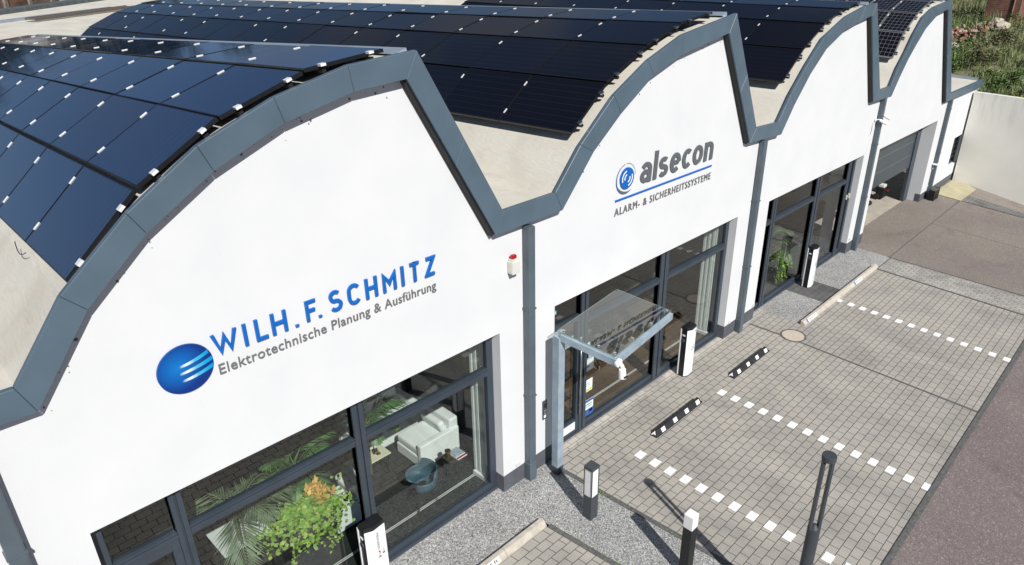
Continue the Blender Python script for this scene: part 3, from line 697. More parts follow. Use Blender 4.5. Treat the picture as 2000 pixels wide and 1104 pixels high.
# grime specks under the band
rs = random.Random(12); mb = MB()
for n in range(4):
    for a, b in zip(I[n][:-1], I[n][1:]):
        for _ in range(int(9*math.hypot(b[0]-a[0], b[1]-a[1]))):
            t = rs.random(); x = a[0]+(b[0]-a[0])*t+.05; z = a[1]+(b[1]-a[1])*t-.02-.16*rs.random()**1.6; r_ = rs.choice((.003, .004, .006, .009))
            mb.obox((x, -.002, z), (1, 0, 0), (0, 1, 0), (0, 0, 1), r_, .002, r_*rs.uniform(.7, 1.5))
stuff(mb.build('grime_specks', 'grime', B))

# roofs
def sh(n, x, z, y): return (x+SH[n][0]*y, y, z+SH[n][1]*y)
for n in range(4):
    pl = []
    drop = .055
    pts = O[n]
    for i, p in enumerate(pts):
        a = pts[max(0, i-1)]; b = pts[min(len(pts)-1, i+1)]
        t = Vector((b[0]-a[0], b[1]-a[1])).normalized(); nn = Vector((-t.y, t.x))
        pl.append((p[0]-nn.x*drop, p[1]-nn.y*drop))
    st = (pts[0][0]-1.05, pts[0][1]-.05) if n else (-2.6, 4.42)
    pl[0] = (pts[0][0]+.02, pts[0][1]-.05)
    pl = [st]+pl
    steep = [(pts[-1][0]+.02, pts[-1][1]-.04), (VO[n][0]+.02, VO[n][1]-.06)]
    mb = MB(); NY = 24
    full = []
    for a, b in zip(pl[:-1], pl[1:]):
        full += [mid(a, b, k/3) for k in range(3)]
    full += [pl[-1]]
    ys = [-.07+(LEN[n]+.07)*j/NY for j in range(NY+1)]
    P = [sh(n, q[0], q[1], y) for y in ys for q in full]; c = len(full)
    mb.add(P, [(j*c+i, j*c+i+1, (j+1)*c+i+1, (j+1)*c+i) for j in range(NY) for i in range(c-1)])
    ro = mb.build('roof', 'membrane', B, smooth=False)
    mb = MB(); P = [sh(n, q[0], q[1], y) for y in (-.05, LEN[n]) for q in steep]
    mb.add(P, [(0, 1, 3, 2)]); mb.build('skylight_wall', 'fascia', ro)
    # end closure of the vault
    mb = MB(); e = [sh(n, q[0], q[1], LEN[n]) for q in full]+[sh(n, steep[1][0], steep[1][1], LEN[n]), sh(n, steep[1][0], 3.2, LEN[n]), sh(n, full[0][0], 3.2, LEN[n])]
    mb.add(e, [tuple(range(len(e)))]); mb.build('gable_end', 'membrane', ro)
    # ridge flashing
    mb = MB(); pk = O[n][-1]
    for y0, y1 in zip([.08, 5, 10, 15], [4.99, 9.99, 14.99, LEN[n]]):
        if y1 <= y0: continue
        q = [sh(n, pk[0]-.13, pk[1]-.045, y0), sh(n, pk[0]+.01, pk[1]+.01, y0), sh(n, pk[0]+.05, pk[1]-.12, y0), sh(n, pk[0]-.13, pk[1]-.045, y1), sh(n, pk[0]+.01, pk[1]+.01, y1), sh(n, pk[0]+.05, pk[1]-.12, y1)]
        mb.add(q, [(0, 1, 4, 3), (1, 2, 5, 4), (0, 2, 1), (3, 4, 5)])
    mb.build('ridge_flashing', 'zinc', B)
# body below the vaults so that the sides are closed
mb = MB(); mb.box(-7.2, -7.1, 9.2, 21, -.05, 3.3); mb.box(-7.2, 22.6, 20.9, 21, -.05, 3.3); mb.box(22.5, 22.6, 9.2, 20.9, -.05, 3.3); mb.box(-7.2, 22.6, 9.0, 21, 3.2, 3.3)
mb.build('rear_hall', 'wall', B)
# annex flat roof
mb = MB(); mb.box(22.62, 26.45, .08, 1.25, 3.40, 3.50); ar = mb.build('annex_roof', 'membrane', B)
mb = MB(); mb.box(22.6, 26.53, 1.25, 1.33, 3.3, 3.59); mb.box(26.45, 26.53, .08, 1.25, 3.3, 3.59); mb.build('parapet', 'zinc', ar)

# downpipes
for i, x in enumerate((-1.85, 4.05, 10.42, 16.73, 23.03)):
    zt = 4.24 if i < 4 else 3.36
    mb = MB(); mb.box(x, x+.13, -.13, -.012, .33, zt); dp = mb.build('downpipe', 'pipe', B, bevel=.012)
    mb = MB(); mb.box(x-.006, x+.136, -.137, -.006, .0, .33); mb.build('pipe_shoe', 'pipe', dp, bevel=.012)
    for z in (3.0, 1.55):
        if z < zt:
            mb = MB(); mb.box(x-.008, x+.138, -.139, -.0, z, z+.025); mb.build('pipe_bracket', 'pipe', dp)

# vents on plinths
for x, z in ((3.86, .33), (10.1, .31), (11.12, .33), (16.45, .36), (23.0, .38)):
    mb = MB(); mb.box(x, x+.09, -.018, 0, z, z+.07); mb.build('wall_socket', 'offwhite_plastic', B)

# ------------------------------------------------------------------ solar panels
GL = []
ROWS = [
 [((-.883, 5.133), (-.259, 5.736)), ((-.231, 5.76), (.496, 6.21)), ((.518, 6.213), (1.327, 6.509)), ((1.345, 6.526), (2.217, 6.629))],
 [((5.08, 5.29), (5.79, 5.868)), ((5.80, 5.89), (6.67, 6.295)), ((6.69, 6.312), (7.52, 6.553)), ((7.53, 6.568), (8.40, 6.675))],
 [((11.30, 5.235), (12.03, 5.778)), ((12.05, 5.80), (12.86, 6.220)), ((12.87, 6.24), (13.69, 6.470)), ((13.70, 6.487), (14.54, 6.583))],
 [((17.311, 5.129), (17.80, 5.70)), ((17.815, 5.725), (18.54, 6.13)), ((18.555, 6.15), (19.34, 6.39)), ((19.355, 6.405), (20.2, 6.50))]]
YP = [.05, .08, .12, .1]
PW = [1.535, 1.45, 1.40, .715]
NC = [11, 15, 15, 7]
KEEP = [None, None, 8, 6]
RN = ['lowest', 'second lowest', 'second highest', 'topmost']
AN = ['nearest', 'second', 'third', 'farthest']
def ordn(j): return ['at the front edge', 'second from the front', 'third from the front', 'fourth from the front', 'fifth from the front', 'sixth from the front', 'seventh from the front', 'eighth from the front', 'ninth from the front', 'tenth from the front', 'eleventh from the front', 'twelfth from the front', 'thirteenth from the front', 'fourteenth from the front', 'fifteenth from the front'][j]
panel_mesh = {}
def panel_meshes(n, r):
    a, b = ROWS[n][r]; w = PW[n]-.02
    A = Vector((0, 0, 0)); Bv = Vector((b[0]-a[0], 0, b[1]-a[1])); D = Vector((SH[n][0], 1, SH[n][1]))
    nr = D.cross(Bv).normalized()
    if nr.z < 0: nr = -nr
    sil = n == 3
    f = MB(); Y = D*w
    q = [A, Bv, Bv+Y, A+Y]
    f.add(q+[p-nr*.035 for p in q], [(0, 1, 2, 3), (7, 6, 5, 4), (0, 4, 5, 1), (1, 5, 6, 2), (2, 6, 7, 3), (3, 7, 4, 0)])
    m1 = f.build('panel_frame', 'frame_silver' if sil else 'frame_black')
    fixn(m1)
    ins = .011 if not sil else .02
    e1 = Bv.normalized()*ins; e2 = D*ins
    c = MB(); q = [A+e1+e2, Bv-e1+e2, Bv-e1+Y-e2, A+e1+Y-e2]; q = [p+nr*.0015 for p in q]
    c.add(q, [(0, 1, 2, 3)], 0, [(0, 0), (0, 1), (1, 1), (1, 0)])
    m2 = c.build('solar_cells', 'cells_grid' if sil else 'cells_navy' if n == 0 else 'cells')
    if m2.data.polygons[0].normal.dot(nr) < 0: m2.data.flip_normals()
    # clamps on the joint towards the next panel
    u = Bv.normalized(); ms_ = [m1, m2]
    for t in (.2, .8):
        k = MB(); k.obox(A+Bv*t+D*(w+.01)+nr*.006, u, D.normalized(), nr, .040, .0095, .005); ms_.append(k.build('joint_clamp', 'clamp'))
    for t in (.2, .8):
        ec = MB(); p0 = A+Bv*t-D*.03
        ec.obox(p0+nr*.002, u, D.normalized(), nr, .028, .035, .012); ms_.append(ec.build('end_clamp', 'clamp' if n in (0,) else 'steel', bevel=0))
    res = [m.data for m in ms_]
    for m in ms_: bpy.data.objects.remove(m)
    return res
for n in range(4):
    grp = 'solar panels on the %s arched roof' % AN[n]
    ncol = KEEP[n] or NC[n]
    for r in range(4):
        ms = panel_meshes(n, r)
        a, b = ROWS[n][r]
        for j in range(ncol):
            y = YP[n]+j*PW[n]
            kind = 'silver-framed' if n == 3 else 'black'
            lab = '%s solar panel in the %s row of the %s arch, %s' % (kind, RN[r], AN[n], ordn(j))
            p0 = sh(n, a[0], a[1], y-YP[n]); p0 = (p0[0], y, p0[2])
            t = thing('solar_panel', lab, 'solar panel', p0, 0, grp)
            t.rotation_euler = (random.gauss(0, .0022), random.gauss(0, .0030), 0)
            for nm, md in zip(('panel_frame', 'solar_cells', 'joint_clamp', 'joint_clamp', 'end_clamp', 'end_clamp'), ms):
                if nm == 'end_clamp' and j: continue
                if nm == 'joint_clamp' and (j == ncol-1 or (n == 1 and r < 2 and random.random() < .35)): continue
                c = bpy.data.objects.new(nm, md); COL.objects.link(c); c.parent = t
        # rails under the row
        for q in (.2, .8):
            x, z = mid(a, b, q); tv = Vector((b[0]-a[0], 0, b[1]-a[1])).normalized(); nv = Vector((-tv.z, 0, tv.x))
            y0, y1 = YP[n]-.05, YP[n]+ncol*PW[n]
            p0 = Vector((x, y0, z))-nv*.052; p1 = Vector((x+SH[n][0]*(y1-y0), y1, z+SH[n][1]*(y1-y0)))-nv*.052
            mb = MB(); mb.obox((p0+p1)/2, tv, (p1-p0).normalized(), nv, .02, (p1-p0).length/2, .017); mb.build('mounting_rail', 'rail', B)
        # foot blocks at the front
# loose cable below the lowest panel
mb = MB(); mb.tube([(-.90-.02*math.sin(i/6*math.pi), 1.18+.06*i, 5.03-.06*math.sin(i/6*math.pi)) for i in range(7)], .004); tag(mb.build('cable', 'black'), 'thin black cable looping out under the lowest nearest solar panel', 'cable')

# ------------------------------------------------------------------ facade signs
def emblem_mat():
    m, nt, b = newmat('blue_globe_face'); b.inputs['Roughness'].default_value = .35
    co = coords(nt, 'UV'); v = node(nt, 'ShaderNodeVectorMath', operation='DISTANCE'); L(nt, co, v.inputs[0]); v.inputs[1].default_value = (-.25, .15, 0)
    L(nt, ramp(nt, v.outputs['Value'], [(.0, (.0, .17, .50)), (.55, (.0, .09, .36)), (1.15, (.0, .028, .19))]), b.inputs['Base Color'])
    return m
def stripe_mat():
    m, nt, b = newmat('cyan_stripe_face'); b.inputs['Roughness'].default_value = .35
    co = coords(nt, 'UV'); sx = node(nt, 'ShaderNodeSeparateXYZ'); L(nt, co, sx.inputs[0])
    L(nt, ramp(nt, sx.outputs[0], [(0, (.0, .13, .40)), (.13, (.50, .62, .72)), (.26, (.72, .80, .84)), (.5, (.08, .42, .62)), (.8, (.0, .33, .60)), (1, (.0, .22, .52))]), b.inputs['Base Color'])
    return m
MAT['globe'] = emblem_mat(); MAT['stripe'] = stripe_mat()
def globe_emblem(parent, ax, up, out, c, r, name='emblem'):
    ax, up, out, c = map(Vector, (ax, up, out, c)); N = 64
    mb = MB()
    ring = [(math.cos(2*math.pi*i/N), math.sin(2*math.pi*i/N)) for i in range(N)]
    mb.add([c+out*.02+ax*u*r+up*v*r for u, v in ring], [tuple(range(N))], 0, ring)
    mb.add([c+ax*u*r+up*v*r for u, v in ring]+[c+out*.02+ax*u*r+up*v*r for u, v in ring], [(i, (i+1) % N, N+(i+1) % N, N+i) for i in range(N)], 0, ring+ring)
    e = mb.build(name, 'globe', parent)
    for (u0, v0, v1) in ((-.22, .16, .42), (-.27, -.14, .09), (-.22, -.46, -.22)):
        mb = MB(); K = 14; pts = []
        for i in range(K+1):
            t = i/K; v = v0+(v1-v0)*(.15*t+.85*t*t); u1 = math.sqrt(max(0, 1-(v1+.02)**2))*.985; u = u0+(u1-u0)*t
            th = .048+.042*t
            pts.append((u, v-th, v+th, t))
        for a, b in zip(pts[:-1], pts[1:]):
            q = [(a[0], a[1]), (b[0], b[1]), (b[0], b[2]), (a[0], a[2])]
            q = [(u, v) if u*u+v*v < .985 else (u*.99/math.hypot(u, v), v*.99/math.hypot(u, v)) for u, v in q]
            mb.add([c+out*.0235+ax*u*r+up*v*r for u, v in q], [(0, 1, 2, 3)], 0, [(a[3], 0), (b[3], 0), (b[3], 1), (a[3], 1)])
        mb.build('emblem_stripe', 'stripe', e)
    return e
s1 = thing('company_sign', 'WILH. F. SCHMITZ sign in blue letters with blue globe on the nearest gable', 'sign', (0, 0, 0))
globe_emblem(s1, (1, 0, 0), (0, 0, 1), (0, -1, 0), (-.222, -.003, 4.03), .243)
mb = MB()
stroke_text(mb, 'WILH.', .040, .884, 4.028, 4.263, -.004, .022, .15, .46, 0, .80)
stroke_text(mb, 'F.', .975, 1.143, 4.036, 4.268, -.004, .022, .15, .20, 0, .80)
stroke_text(mb, 'SCHMITZ', 1.244, 2.62, 4.034, 4.277, -.004, .022, .15, .46, 0, .80)
fixn(mb.build('lettering', 'blue', s1))
mb = MB(); text_mesh(mb, 'Elektrotechnische Planung & Ausführung', .056, 2.614, 3.795, 3.942, -.004, .012, 1.06, .0)
mb.build('tagline', 'thin_grey', s1)

s2 = thing('alarm_company_sign', 'alsecon ALARM- & SICHERHEITSSYSTEME sign in grey letters on the second gable', 'sign', (0, 0, 0))
mb = MB(); stroke_text(mb, 'alsecon', 6.60, 8.70, 4.222, 4.66, -.004, .016, .165, .37, .05, 1., 1.25); fixn(mb.build('lettering', 'grey_letter', s2))
mb = MB(); text_mesh(mb, 'ALARM- & SICHERHEITSSYSTEME', 6.0, 8.72, 3.848, 3.97, -.004, .012, 1.22, .0); mb.build('tagline', 'thin_grey', s2)
mb = MB(); mb.box(6.005, 8.715, -.02, -.003, 4.082, 4.108); mb.build('underline', 'blue', s2)
def arc(mb, cx, cz, r0, r1, a0, a1, y, mi=0, taper=False):
    K = 28; P = []
    for i in range(K+1):
        t = R(a0+(a1-a0)*i/K); w = math.sin(math.pi*i/K) if taper else 1
        ro = r0+(r1-r0)*w
        for rr in (r0, ro): P.append((cx+rr*math.cos(t), y, cz+rr*math.sin(t)))
    mb.add(P, [(2*i, 2*i+1, 2*i+3, 2*i+2) for i in range(K)], mi)
mb = MB(); ecx, ecz = 6.262, 4.405
mb.cyl((ecx, -.003, ecz), (ecx, -.022, ecz), .168, n=48); e2 = mb.build('emblem', 'blue', s2)
mb = MB()
for r0, a in ((.055, 38), (.055, 38), (.112, 45)): pass
for r0, hw in ((.050, 48), (.108, 50)):
    for c0 in (152, 332): arc(mb, ecx, ecz, r0, r0+.024, c0-hw, c0+hw, -.0245)
mb.build('emblem_arcs', 'white', e2)
mb = MB(); arc(mb, ecx-.012, ecz, .236, .224, 100, 200, -.012); arc(mb, ecx-.012, ecz, .245, .205, 185, 310, -.012, taper=True); arc(mb, ecx-.012, ecz, .236, .230, 5, 92, -.012)
mb.build('emblem_ring', 'grey_letter', e2)
mb = MB(); arc(mb, ecx-.012, ecz, .246, .238, 120, 300, -.014, taper=True); mb.build('emblem_blue_edge', 'blue', e2)

# ------------------------------------------------------------------ wall fittings
t = thing('alarm_siren', 'white alarm siren box with red flashing lamp on wall beside downpipe', 'alarm siren', (3.84, 0, 3.735))
mb = MB(); mb.box(-.065, .065, -.115, -.002, -.09, .09); mb.build('housing', 'offwhite_plastic', t, bevel=.008)
mb = MB(); mb.box(-.0675, -.064, -.095, -.025, -.06, .06); mb.build('side_grille', 'cream_plastic', t)
mb = MB(); mb.prism([(-.05, -.095), (.05, -.095), (.05, -.02), (-.05, -.02)], .09, .118, 'z'); mb.build('lamp_base', 'cream_plastic', t, bevel=.006)
mb = MB(); mb.prism([(-.044, -.09), (.044, -.09), (.044, -.025), (-.044, -.025)], .118, .175, 'z'); mb.build('red_lamp', 'red', t, bevel=.022, seg=3)
t = thing('intercom_panel', 'slim steel intercom panel on the wall beside the entrance', 'intercom', (4.485, 0, 1.07))
mb = MB(); mb.box(-.045, .045, -.02, 0, -.17, .17); mb.build('face_plate', 'charcoal', t, bevel=.003)
mb = MB(); mb.box(-.028, .028, -.024, -.02, .05, .12); mb.build('camera_window', 'black', t)
for z in (-.02, -.07): 
    mb = MB(); mb.box(-.028, .028, -.025, -.02, z, z+.03); mb.build('call_button', 'steel', t)
mb = MB(); mb.box(-.028, .028, -.025, -.02, -.14, -.09); mb.build('name_label', 'matt_white', t)
def cctv(loc, rz, lab, tilt=-.45):
    t = thing('security_camera', lab, 'security camera', loc, rz)
    mb = MB(); mb.cyl((0, 0, 0), (0, -.03, 0), .05, n=20); mb.build('wall_mount', 'white', t, bevel=.005)
    mb = MB(); mb.tube([(0, -.02, 0), (0, -.10, .025), (0, -.15, .015)], .012, 8); mb.build('arm', 'white', t)
    d = Vector((0, -math.cos(tilt), math.sin(tilt)))
    a = Vector((0, -.12, .01)); mb = MB(); mb.cyl(a, a+d*.19, .034, .04, 20); mb.build('camera_body', 'white', t, bevel=.008)
    mb = MB(); mb.cyl(a+d*.188, a+d*.194, .03, .03, 16); mb.build('camera_lens', 'black', t)
    return t
cctv((16.62, 0, 3.66), R(28), 'white security camera left of the far downpipe, its cable hanging')
cctv((16.98, 0, 3.70), R(55), 'white security camera right of the far downpipe, pointing along the yard')
t = thing('wall_cable', 'short white cable hanging below the far security camera', 'cable', (16.5, -.01, 3.4)); mb = MB(); mb.tube([(0, 0, .22), (-.01, -.01, .1), (0, -.01, 0), (-.02, -.01, -.08)], .012, 6); mb.build('cable_run', 'offwhite_plastic', t)
t = thing('wall_floodlight', 'small white wall light beside the last downpipe', 'wall light', (23.0, -.02, 1.18)); mb = MB(); mb.box(-.08, .08, -.16, 0, 0, .035); mb.build('lamp_body', 'white', t, bevel=.005)
mb = MB(); mb.cyl((0, -.02, -.16), (0, -.02, 0), .012, n=8); mb.build('bracket', 'white', t)
t = thing('drain_basket', 'black slatted basket standing at the foot of the last downpipe', 'basket', (23.1, -.20, 0))
mb = MB(); mb.box(-.28, .28, -.13, .05, .0, .03)
for k in range(4): mb.box(-.28, .28, -.13, .05, .07+.08*k, .11+.08*k)
for x in (-.27, .24): mb.box(x, x+.03, -.128, .048, 0, .36)
mb.build('basket_body', 'black', t)
for x, lab in ((-2.2, 'beige bracket box'), (3.7, 'wasp nest')): pass

# posters, exit sign
def poster(x0, x1, z0, z1, y, mats, lab, cat='poster'):
    t = thing('window_poster' if cat == 'poster' else 'exit_sign', lab, cat, ((x0+x1)/2, y, z0))
    w = (x1-x0)/2; h = z1-z0
    mb = MB(); mb.box(-w, w, -.004, 0, 0, h); mb.build('sheet', 'matt_white' if cat == 'poster' else 'green_sign', t)
    for i, (a, b, c, d, m) in enumerate(mats):
        mb = MB(); mb.box(-w+2*w*a, -w+2*w*b, -.007, -.004, h*c, h*d); mb.build('printed_block', m, t)
    return t
poster(5.665, 5.875, 1.10, 1.52, .192, [(.05, .95, .55, .92, 'poster_grey'), (.1, .5, .18, .24, 'thin_grey'), (.08, .3, .62, .85, 'poster_blue')], 'poster with dark photo and grey text high on the glass beside the entrance door')
poster(5.665, 5.76, 1.56, 1.66, .192, [(.1, .9, .4, .55, 'poster_grey')], 'small white notice taped above the photo poster by the entrance')
poster(5.665, 5.86, .68, .92, .192, [(.0, 1, .08, .25, 'poster_lime'), (.1, .7, .5, .56, 'poster_grey'), (.1, .8, .66, .72, 'poster_grey')], 'white poster with lime green stripe on the glass beside the entrance')
poster(5.665, 5.90, .18, .50, .192, [(0, 1, .0, .40, 'poster_blue'), (0, 1, .86, 1, 'poster_blue'), (.55, .9, .18, .32, 'red'), (.1, .85, .52, .6, 'poster_grey'), (.1, .85, .68, .74, 'green_sign')], 'blue and white poster low on the glass beside the entrance')
poster(4.98, 5.08, 2.38, 2.47, .32, [(.2, .45, .25, .8, 'white'), (.6, .9, .25, .8, 'white')], 'green emergency exit sign hanging inside above the entrance', 'exit sign')
poster(4.82, 5.0, 1.02, 1.25, .26, [(.1, .9, .3, .8, 'poster_grey')], 'white notice inside the glass of the entrance door')
poster(4.82, 5.0, .55, .92, .26, [(.1, .9, .1, .3, 'black'), (.1, .8, .5, .8, 'poster_grey')], 'magazine rack of leaflets standing inside the entrance door glass')

# ------------------------------------------------------------------ canopy
t = thing('glass_canopy', 'glass entrance canopy on a galvanised steel post and beams', 'canopy', (4.5, -.28, 0))
ox, oy = 4.5, -.28
P0 = Vector((4.46, -.275, 2.585)); P1 = Vector((4.68, -1.19, 2.445)); P2 = Vector((6.275, -1.005, 2.475)); P3 = P0+P2-P1
off = Vector((-ox, -oy, 0))
mb = MB(); mb.box(-.065, .065, -.065, .065, .14, 2.50); mb.build('post', 'galv', t, bevel=.006)
mb = MB(); mb.box(-.064, .064, -.064, .064, -.02, .14); mb.build('post_foot', 'charcoal', t)
def beam(a, b, w, h, m='galv'):
    a, b = Vector(a)+off, Vector(b)+off; d = (b-a).normalized(); u = Vector((0, 0, 1)); s_ = d.cross(u).normalized(); u = s_.cross(d)
    mb = MB(); mb.obox((a+b)/2-u*(h/2+.02), d, s_, u, (b-a).length/2, w/2, h/2); mb.build('beam', m, t, bevel=.005)
beam(P0+Vector((.03, -.06, -.01)), P1+Vector((0.0, .035, 0)), .07, .11)
beam(P1+Vector((-.035, 0, 0)), P2, .07, .11)
mb = MB(); q = [p+off for p in (P0, P1, P2, P3)]; k = [p+Vector((0, 0, .012)) for p in q]
mb.add(k, [(0, 1, 2, 3)], 0); mb.build('glass_pane', 'canopy_glass', t)
mb = MB(); mb.add(q+k, [(0, 1, 5, 4), (1, 2, 6, 5), (2, 3, 7, 6), (3, 0, 4, 7)]); mb.build('glass_edge', 'glass_edge', t)
for a, b, ts in ((P0, P1, (.08, .38, .68)), (P1, P2, (.03, .33, .66, .97))):
    for tt in ts:
        p = a+(b-a)*tt+off; ins = Vector((.05, 0, 0)) if a is P0 else Vector((0, .05, 0))
        p = p+ins
        mb = MB(); mb.cyl(p+Vector((0, 0, .002)), p+Vector((0, 0, .03)), .022, n=14); mb.build('glass_bolt', 'steel', t, bevel=.004)
t = thing('security_camera', 'white security camera mounted on the front corner of the entrance canopy', 'security camera', (4.70, -1.22, 2.36))
mb = MB(); mb.cyl((0, .02, 0), (0, -.03, 0), .065, n=24); mb.build('wall_mount', 'white', t, bevel=.008)
mb = MB(); mb.tube([(0, -.02, 0), (.01, -.07, -.03), (.01, -.07, -.08)], .03, 10); mb.build('arm', 'white', t)
mb = MB(); mb.cyl((.01, -.07, -.07), (.01, -.085, -.22), .05, .056, 24); mb.build('camera_body', 'white', t, bevel=.01)
mb = MB(); mb.obox((.01, -.137, -.18), (1, 0, 0), (0, .1, .99), (0, -.99, .1), .034, .014, .012); mb.build('camera_lens', 'black', t, bevel=.008)

# ------------------------------------------------------------------ charging columns
def charger(loc, h, lab, brand):
    t = thing('charging_column', lab, 'charging column', loc, 0, 'electric charging columns along the facade')
    poly = [(-.145, .08), (-.145, -.062), (-.04, -.108), (.135, -.086), (.15, .08)]
    mb = MB(); mb.prism([(-.138, .078), (-.138, -.058), (-.038, -.1), (.128, -.08), (.14, .078)], 0, h-.05, 'z'); o = mb.build('column_core', 'black', t); fixn(o)
    # white front shell with a bent face
    mb = MB(); mb.prism([(-.139, -.0625), (-.04, -.108), (.135, -.086), (.15, .08), (.142, .08), (.128, -.078), (-.04, -.098), (-.137, -.056)], .02, h-.06, 'z'); o = mb.build('front_shell', 'white', t, bevel=.003); fixn(o)
    mb = MB(); mb.box(-.150, -.138, .062, .082, .02, h-.05); mb.build('rear_trim', 'white', t)
    mb = MB(); top = [(x*1.02, y*1.02) for x, y in poly]
    n = len(top); lo = [(x, y, h-.06) for x, y in top]; hi = [(x*.93, y*.9, h-.012) for x, y in top]
    mb.add(lo+hi+[(0, -.005, h)], [tuple(range(n))[::-1]]+[(i, (i+1) % n, n+(i+1) % n, n+i) for i in range(n)]+[(n+i, n+(i+1) % n, 2*n) for i in range(n)])
    o = mb.build('cap', 'black', t); fixn(o)
    mb = MB(); mb.cyl((-.138, .01, h-.30), (-.152, .01, h-.30), .042, n=24); mb.build('charging_socket', 'charcoal', t, bevel=.005)
    mb = MB(); mb.box(-.146, -.138, -.02, .035, h-.20, h-.17); mb.build('status_light', 'white', t)
    # print on the front (right-hand facet)
    ax = Vector((.175, .022, 0)).normalized(); out = Vector((ax.y, -ax.x, 0))
    def P(u, z, d=.004): return Vector((-.04, -.108, 0))+ax*u+out*d+Vector((0, 0, z))
    for u, z in ((.055, h*.53), (.115, h*.55)):
        mb = MB(); mb.add([P(u-.018, z), P(u+.018, z), P(u+.018, z+.075), P(u-.018, z+.075)], [(0, 1, 2, 3)]); mb.build('info_label', 'offwhite_plastic', t)
        mb = MB(); mb.add([P(u-.018, z-.012, .005), P(u+.018, z-.012, .005), P(u+.018, z+.008, .005), P(u-.018, z+.008, .005)], [(0, 1, 2, 3)]); mb.build('label_print', 'black', t)
    if brand:
        m2 = MB(); text_mesh(m2, 'MENNEKES', 0, .27, -.017, .017, 0, .001, 1.0)
        mb = MB(); mb.add([P(.05+v[2], h-.13-v[0], .0035) for v in m2.v], m2.f); mb.build('maker_lettering', 'charcoal', t)
        mb = MB()
        for dz in (0, .024): mb.add([P(.05-.012+dz*.5, h-.435-dz), P(.05+dz*.5, h-.435-dz-.016), P(.05+.012+dz*.5, h-.435-dz), P(.05+dz*.5, h-.435-dz+.016)], [(0, 1, 2, 3)])
        mb.build('red_mark', 'red', t)
    else:
        mb = MB(); K = 16; mb.add([P(.125+.014*math.cos(2*math.pi*i/K), h-.13+.018*math.sin(2*math.pi*i/K)) for i in range(K)], [tuple(range(K))]); mb.build('round_mark', 'plate_blue', t)
    return t
charger((1.333, -.085, 0), 1.115, 'white and black charging column with red mark before the nearest shop window', True)
charger((8.278, -.150, 0), 1.095, 'white and black charging column right of the entrance canopy', False)
charger((13.70, -.155, 0), 1.10, 'white and black charging column on dark pavers before the third shop window', False)

# ------------------------------------------------------------------ wheel stops
def wheel_stop(x0, x1, yc, lab):
    t = thing('wheel_stop', lab, 'wheel stop', ((x0+x1)/2, yc, 0), 0, 'wheel stops at the parking bays')
    h = .10; Lh = (x1-x0)/2; mb = MB()
    prof = [(-.08, 0), (-.078, .02), (-.022, h), (.022, h), (.06, .03), (.075, 0)]
    xs = [(-Lh, .0), (-Lh+.06, 1), (Lh-.06, 1), (Lh, .0)]
    V = []
    for x, s_ in xs:
        for y, z in prof: V.append((x, y*(.9+.1*s_), z*s_+ (0 if s_ else (.02 if z > 0 else 0))))
    n = len(prof)
    mb.add(V, [(i*n+k, i*n+k+1, (i+1)*n+k+1, (i+1)*n+k) for i in range(3) for k in range(n-1)]+[tuple(range(n))[::-1], tuple(range(3*n, 4*n))])
    o = mb.build('rubber_block', 'rubber', t); fixn(o)
    for k in range(4):
        x = -Lh+.22+k*(2*Lh-.36)/3
        mb = MB(); a = Vector((0, -.078, .02)); b = Vector((0, -.022, h)); d = (b-a).normalized(); nn = Vector((0, -d.z, d.y))
        mb.obox(Vector((x, 0, 0))+(a+b)/2+nn*.003, (1, 0, 0), d, nn, .052, .038, .003); mb.build('reflector', 'white', t)
    # end reflector, a small triangle
    mb = MB(); mb.add([(-Lh+.006-.003, -.055, .022), (-Lh+.006-.003, .05, .022), (-Lh+.052-.003, 0, .092)], [(0, 2, 1)]); mb.build('end_reflector', 'white', t)
    return t
wheel_stop(6.265, 7.70, -.868, 'black rubber wheel stop with white reflectors nearest the entrance canopy')
wheel_stop(8.78, 10.215, -.893, 'black rubber wheel stop with white reflectors nearer the manhole')

# ------------------------------------------------------------------ bollards and lamp
t = thing('bollard_light', 'square dark grey bollard light with white light panels on the gravel', 'bollard light', (4.135, -1.285, 0))
a = .078; h = .95
mb = MB(); mb.box(-a, a, -a, a, -.03, .42); mb.build('bollard_base', 'charcoal', t, bevel=.004)
mb = MB(); mb.box(-a+.01, a-.01, -a+.01, a-.01, .42, .90); mb.build('light_panel', 'white', t)
mb = MB()
for sx in (-1, 1):
    for sy in (-1, 1): mb.box(sx*a-(.012 if sx > 0 else 0), sx*a+(0 if sx > 0 else .012), sy*a-(.012 if sy > 0 else 0), sy*a+(0 if sy > 0 else .012), .42, .90)
mb.build('corner_post', 'charcoal', t)
mb = MB(); mb.box(-a-.002, a+.002, -a-.002, a+.002, .90, h); mb.build('cap', 'charcoal', t, bevel=.003)
t = thing('bollard_post', 'square black bollard with plain white top in the foreground', 'bollard', (4.215, -2.90, 0))
mb = MB(); mb.box(-.068, .068, -.068, .068, -.03, .835); mb.build('post_body', 'blackpost', t, bevel=.003)
mb = MB(); mb.box(-.070, .070, -.070, .070, .835, 1.05); mb.build('white_top', 'white', t, bevel=.006)
t = thing('lamp_post', 'round anthracite lamp post with slotted lantern top in the foreground', 'lamp post', (4.335, -4.385, 0))
mb = MB(); mb.cyl((0, 0, -.03), (0, 0, 1.74), .072, n=36); o = mb.build('pole', 'charcoal', t, smooth=False, bevel=.004)
mb = MB(); mb.cyl((0, 0, 1.74), (0, 0, 1.79), .055, .02, n=24); mb.build('lens_base', 'charcoal', t)
dx, dy = Rt.x, Rt.y
for sgn in (-1, 1):
    mb = MB(); c = Vector((dx*.048*sgn, dy*.048*sgn, 0)); mb.obox(c+Vector((0, 0, 2.22)), (dx, dy, 0), (-dy, dx, 0), (0, 0, 1), .016, .032, .50); mb.build('lantern_strut', 'charcoal', t, bevel=.004)
